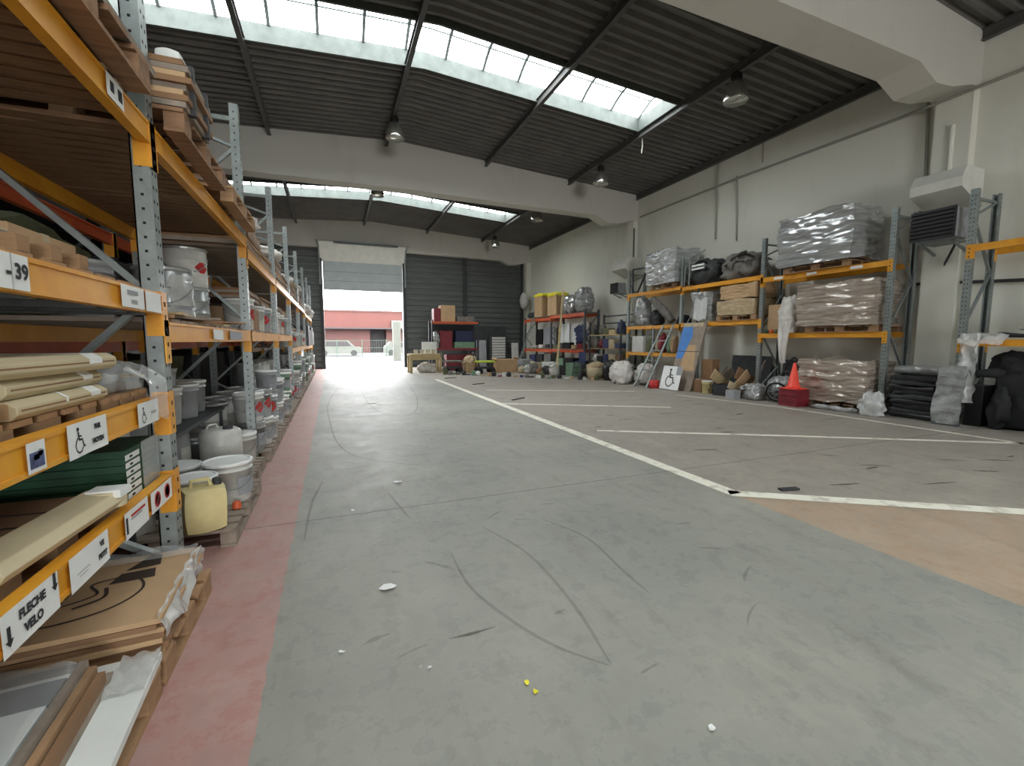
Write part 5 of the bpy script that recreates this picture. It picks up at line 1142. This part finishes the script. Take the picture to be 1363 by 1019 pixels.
t = thing('locker_panel', 'white louvred panel in a dark frame before the far cladding', 'panel', (8.7, 23.6, .3))
put('frame', MB().box(-.5, .5, -.05, .05, 0, 1.5), 'charcoal', t)
for k in range(8): put('louvre', MB().box(-.4, .4, -.07, -.05, .22 + k * .15, .34 + k * .15), 'white_pl', t)
put('foot', MB().box(-.5, -.4, -.2, .2, -.3, 0), 'charcoal', t); put('foot', MB().box(.4, .5, -.2, .2, -.3, 0), 'charcoal', t)
for k, (x, w_, h_, m) in enumerate(((7.6, .55, 1.5, 'grey_pl'), (9.6, .4, 1.35, 'white_pl'), (7.05, .4, 1.2, 'charcoal'))):
    o = put('standing_panel', MB().obox((0, 0, h_ / 2), (w_, .06, h_), (-.06, 0, 0)), m, None, (x, 23.3, .02)); tag(o, '%s narrow panel standing before the far cladding' % ('pale grey', 'white', 'charcoal')[k], 'panel')
sk = put('dark_shelf_board', MB().box(-1.3, 1.3, -.2, .2, 0, .8), 'charcoal', None, (8.3, 24.6, 1.7)); tag(sk, 'long dark cupboard against the far cladding', 'cupboard'); sk.location = (8.3, 24.9, 0); sk.scale = (1, 1, 2.9)
for k in range(6):
    m = (1, 2, 6, 4, 3, 2)[k]; x, y = 8.25 + .16 * k, 18.95 - .33 * k
    heap((x - .1, y, 0), (.2, .16, .3 + .1 * (k % 3)), '%s clutter pile on the floor toward the far corner, %s along' % (jn[m], ORD[k]), jm[m], 170 + k, 3, name='scrap_pile', m2=jm[(m + 3) % 12])
# ================================================================ right edge: black stack, foil panel, dark covered goods
bs = thing('black_bundle_stack', 'stack of black flat bundles between the two right racks', 'stack', (10.62, 4.95, 0))
for k in range(9): put('black_bundle', wrapbox((.68, .72 + .06 * math.sin(k * 2), .088), 7, .02, 200 + k, rnd=.2), ['black_pl', 'charcoal', 'black_cloth'][k % 3], bs, (.02 * math.sin(k * 3), .02 * math.cos(k * 2), .05 + k * .09), smooth=True)
gr = put('grey_roll', MB().tube([(10.5, 4.6, .92), (10.5, 4.95, .93), (10.52, 5.36, .92)], [.085, .1, .09], 12), 'wrap_grey', None, smooth=True); tag(gr, 'grey plastic covered roll on top of the black bundle stack', 'roll')
fp = thing('foil_panel', 'pale foil covered panel standing at the foot of the right edge rack', 'panel', (10.08, 4.3, 0))
put('panel', wrapbox((.06, .36, 1.0), 14, .04, 220, rnd=.1), 'wrap_grey', fp, (0, .04, .53), smooth=True); put('panel_foot', MB().box(-.05, .05, -.14, .22, 0, .06), 'galv_dark', fp)
hf = put('hanging_film', sheet(lambda u, v: (10.25 - .05 * math.sin(u * 9 + v * 3) - .05 * v - .07 * mnoise.noise(Vector((u * 4, v * 9, 3))), 4.05 + u * .26 + .06 * mnoise.noise(Vector((u * 2, v * 7, 8))), 1.62 - v * 1.2), 24, 44), 'film_dense', None, smooth=True); tag(hf, 'clear plastic film hanging from the right edge rack shelf', 'plastic')
def crumple(u, v):
    q = Vector((u * 5, v * 4, 1.7)); nn = mnoise.noise(q) + .5 * abs(mnoise.noise(q * 2.6))
    return (10.62 - v * .46 - .03 * nn, 3.72 + u * .6 + .04 * nn, 1.6 + .06 * nn - max(0, v - .7) * .6)
fl2 = put('film_sheet', sheet(crumple, 40, 24), 'film_dense', None, smooth=True); tag(fl2, 'crumpled clear film lying on the end of the right edge shelf', 'plastic')
fl3 = put('film_tail', MB().blob((9.97, 5.45, .2), (.14, .2, .24), 224, .4, 18, 12, flat=0.0), 'film_dense', None, smooth=True); tag(fl3, 'crumpled clear film on the floor at the rack post foot', 'plastic')
for k in range(4):
    o = put('black_sheet', wrapbox((.8, 2.1 - .2 * k, .05), 9, .03, 230 + k, rnd=.15), ['black_pl', 'wrap_grey', 'black_cloth', 'charcoal'][k], None, (10.74, 2.85 - .12 * k, 1.575 + k * .1), smooth=True); tag(o, '%s flat bundle on the right edge rack shelf, %s from the bottom' % (('black', 'clear wrapped', 'dull black', 'charcoal')[k], ORD[k].replace('nearest', 'first')), 'bundle')
dk_ = thing('black_covered_goods', 'black covered goods with a rounded top under the right edge rack', 'goods', (10.8, 3.6, 0))
put('cover_body', wrapbox((.56, 1.2, .95), 12, .07, 240, rnd=.3), 'black_cloth', dk_, (.05, -.25, .5), smooth=True)
put('cover_top', MB().blob((-.05, .2, 1.06), (.19, .26, .24), 241, .34), 'black_cloth', dk_, smooth=True)
put('cover_arm', MB().tube([(-.1, .2, .95), (-.3, .4, .94), (-.4, .52, .92)], [.12, .08, .05], 10), 'black_cloth', dk_, smooth=True)
put('cover_leg', MB().blob((-.38, .2, .3), (.1, .12, .36), 243, .35, flat=0.0), 'black_cloth', dk_, smooth=True)
dbx = put('dark_box', MB().box(-.2, .2, -.12, .12, 0, .72), 'black_pl', None, (10.62, 4.13, 0), bevel=.01); tag(dbx, 'dark upright box between the foil panel and the black covered goods', 'box')
for k in range(2):
    o = bag((10.15, 2.95 - .4 * k, .0 if k else .32), (.22, .28, .16), '%s bundle on the floor at the right edge of the photo' % ('silver grey', 'dark grey')[k], ('wrap_grey', 'charcoal')[k], 250 + k, .25, tie=False, name='floor_bundle', cat='bundle')
    if k == 0: o.location = (10.12, 3.0, 0)
# ================================================================ litter on the floor
def litter(px, py, s_, label, m='paper', seed=0, name='paper_scrap', cat='paper'):
    p = at(px, py, Z=0); r = random.Random(seed); pts = [(s_ * r.uniform(.6, 1.1) * math.cos(a), s_ * r.uniform(.5, 1.0) * math.sin(a)) for a in [0, 1.1, 2.0, 3.1, 4.2, 5.3]]
    mb = MB(); n = len(pts); vs = [(x, y, .006 + .012 * r.random()) for x, y in pts] + [(0, 0, .012)] ; mb._add(vs, [(i, (i + 1) % n, n) for i in range(n)])
    tag(put(name, mb, m, None, (p.x, p.y, 0)), label, cat)
L_ = [(516, 783, .055, 'white paper scrap in the middle of the near aisle'), (530, 642, .06, 'white paper scrap farther along the aisle centre'), (455, 870, .016, 'tiny white paper bit near the red strip'), (572, 891, .014, 'tiny white bit left of the yellow scraps'),
      (530, 690, .02, 'tiny pale bit beyond the near paper scrap'), (503, 538, .09, 'pale litter patch far along the aisle'), (495, 536, .12, 'white litter patch left of the far pale patch'), (560, 890, .01, 'tiny speck beside the yellow scraps'),
      (186, 942, .05, 'pinkish crumpled scrap on the red strip'), (195, 905, .035, 'white torn scrap at the foam panel edge'), (470, 680, .02, 'tiny speck by the red strip edge'), (948, 972, .02, 'tiny pale fleck in the lower right aisle')]
for i, (x, y, s_, lab) in enumerate(L_): litter(x, y, s_, lab, seed=i)
litter(701, 910, .018, 'larger yellow scrap in the near aisle', 'bright_yellow', 31, 'yellow_scrap', 'scrap'); litter(713, 922, .016, 'smaller yellow scrap in the near aisle', 'bright_yellow', 32, 'yellow_scrap', 'scrap')
for i, (x, y, a, lab) in enumerate(((637, 511, .5, 'dark strip on the floor beyond the first bay line'), (690, 531, .6, 'dark strip on the floor between the bay lines'), (600, 503, .4, 'dark strip farthest along the bay floor'), (1050, 652, -.2, 'dark chip beside the angled white line'))):
    p = at(x, y, Z=0); tag(put('dark_strip', MB().obox((0, 0, .012), (.55 if i < 3 else .2, .06, .02), (0, 0, a)), 'charcoal', None, (p.x, p.y, 0)), lab, 'strip')

for i, (px, py, X_, lab) in enumerate(((1036, 373, XRF, 'far'), (1080, 366, XRF, 'middle'), (1140, 356, XRF, 'near'))):
    p = at(px, py, X=XRF - .012); o = put('beam_label', MB().box(-.002, 0, -.12, .12, -.03, .03), 'paper', None, (XRF - .0115, p.y, 3.045)); tag(o, 'white label on the beam under the silver load, %s one' % lab, 'label', 'labels on the top right beam')
hw = put('hanging_wire', MB().tube([(8.3, 10.75, roofz(8.3) - .2), (8.32, 10.76, roofz(8.3) - .4), (8.28, 10.74, roofz(8.3) - .62)], .02, 6), 'pipe_shade_grey', None); tag(hw, 'short pale wire hanging from the end of the near skylight', 'wire')

# ================================================================ small clutter along the far right side
rk = random.Random(404); cl = ['beige', 'white', 'grey', 'brown', 'charcoal', 'dark red', 'olive', 'pale green', 'blue']; cmn = ['beige', 'foam', 'junk_grey', 'card', 'charcoal', 'maroon', 'olive', 'green_pale', 'blue_dark']
SP = ['beside the work table', 'before the shelf unit', 'near the lime trolley', 'before the wide carton', 'toward the far corner', 'below the slim ladder', 'before the orange red rack', 'near the leaning plank', 'beside the step stool', 'before the junk shelf']
used_ = set()
for k in range(30):
    f = k / 29; x = 4.6 + f * 4.9; y = 20.0 - .3 - f * 4.9 + rk.uniform(-.12, .12); sp = SP[min(9, int(f * 10))]; q = rk.randrange(9)
    while (q, sp) in used_: q = (q + 1) % 9
    used_.add((q, sp)); h_ = rk.uniform(.08, .26); y -= .32 + .25 * f
    lab = '%s small clutter piece on the floor %s' % (cl[q], sp); a = rk.uniform(-.6, .6)
    if k % 3 == 0: o = put('small_box', MB().obox((0, 0, h_ / 2), (rk.uniform(.12, .2), .12, h_), (0, 0, a)), cmn[q], None, (x, y, 0), bevel=.004)
    elif k % 3 == 1: o = put('crumpled_scrap', MB().blob((0, 0, h_ * .5), (.09, .07, h_ * .55), 300 + k, .5, 10, 7, flat=0.0), cmn[q], None, (x, y, 0), smooth=True)
    else: o = put('small_offcut', MB().obox((0, 0, .03), (rk.uniform(.2, .3), .06, .05), (0, 0, a)), cmn[q], None, (x, y, 0))
    tag(o, lab, 'clutter', 'small clutter along the far right floor')
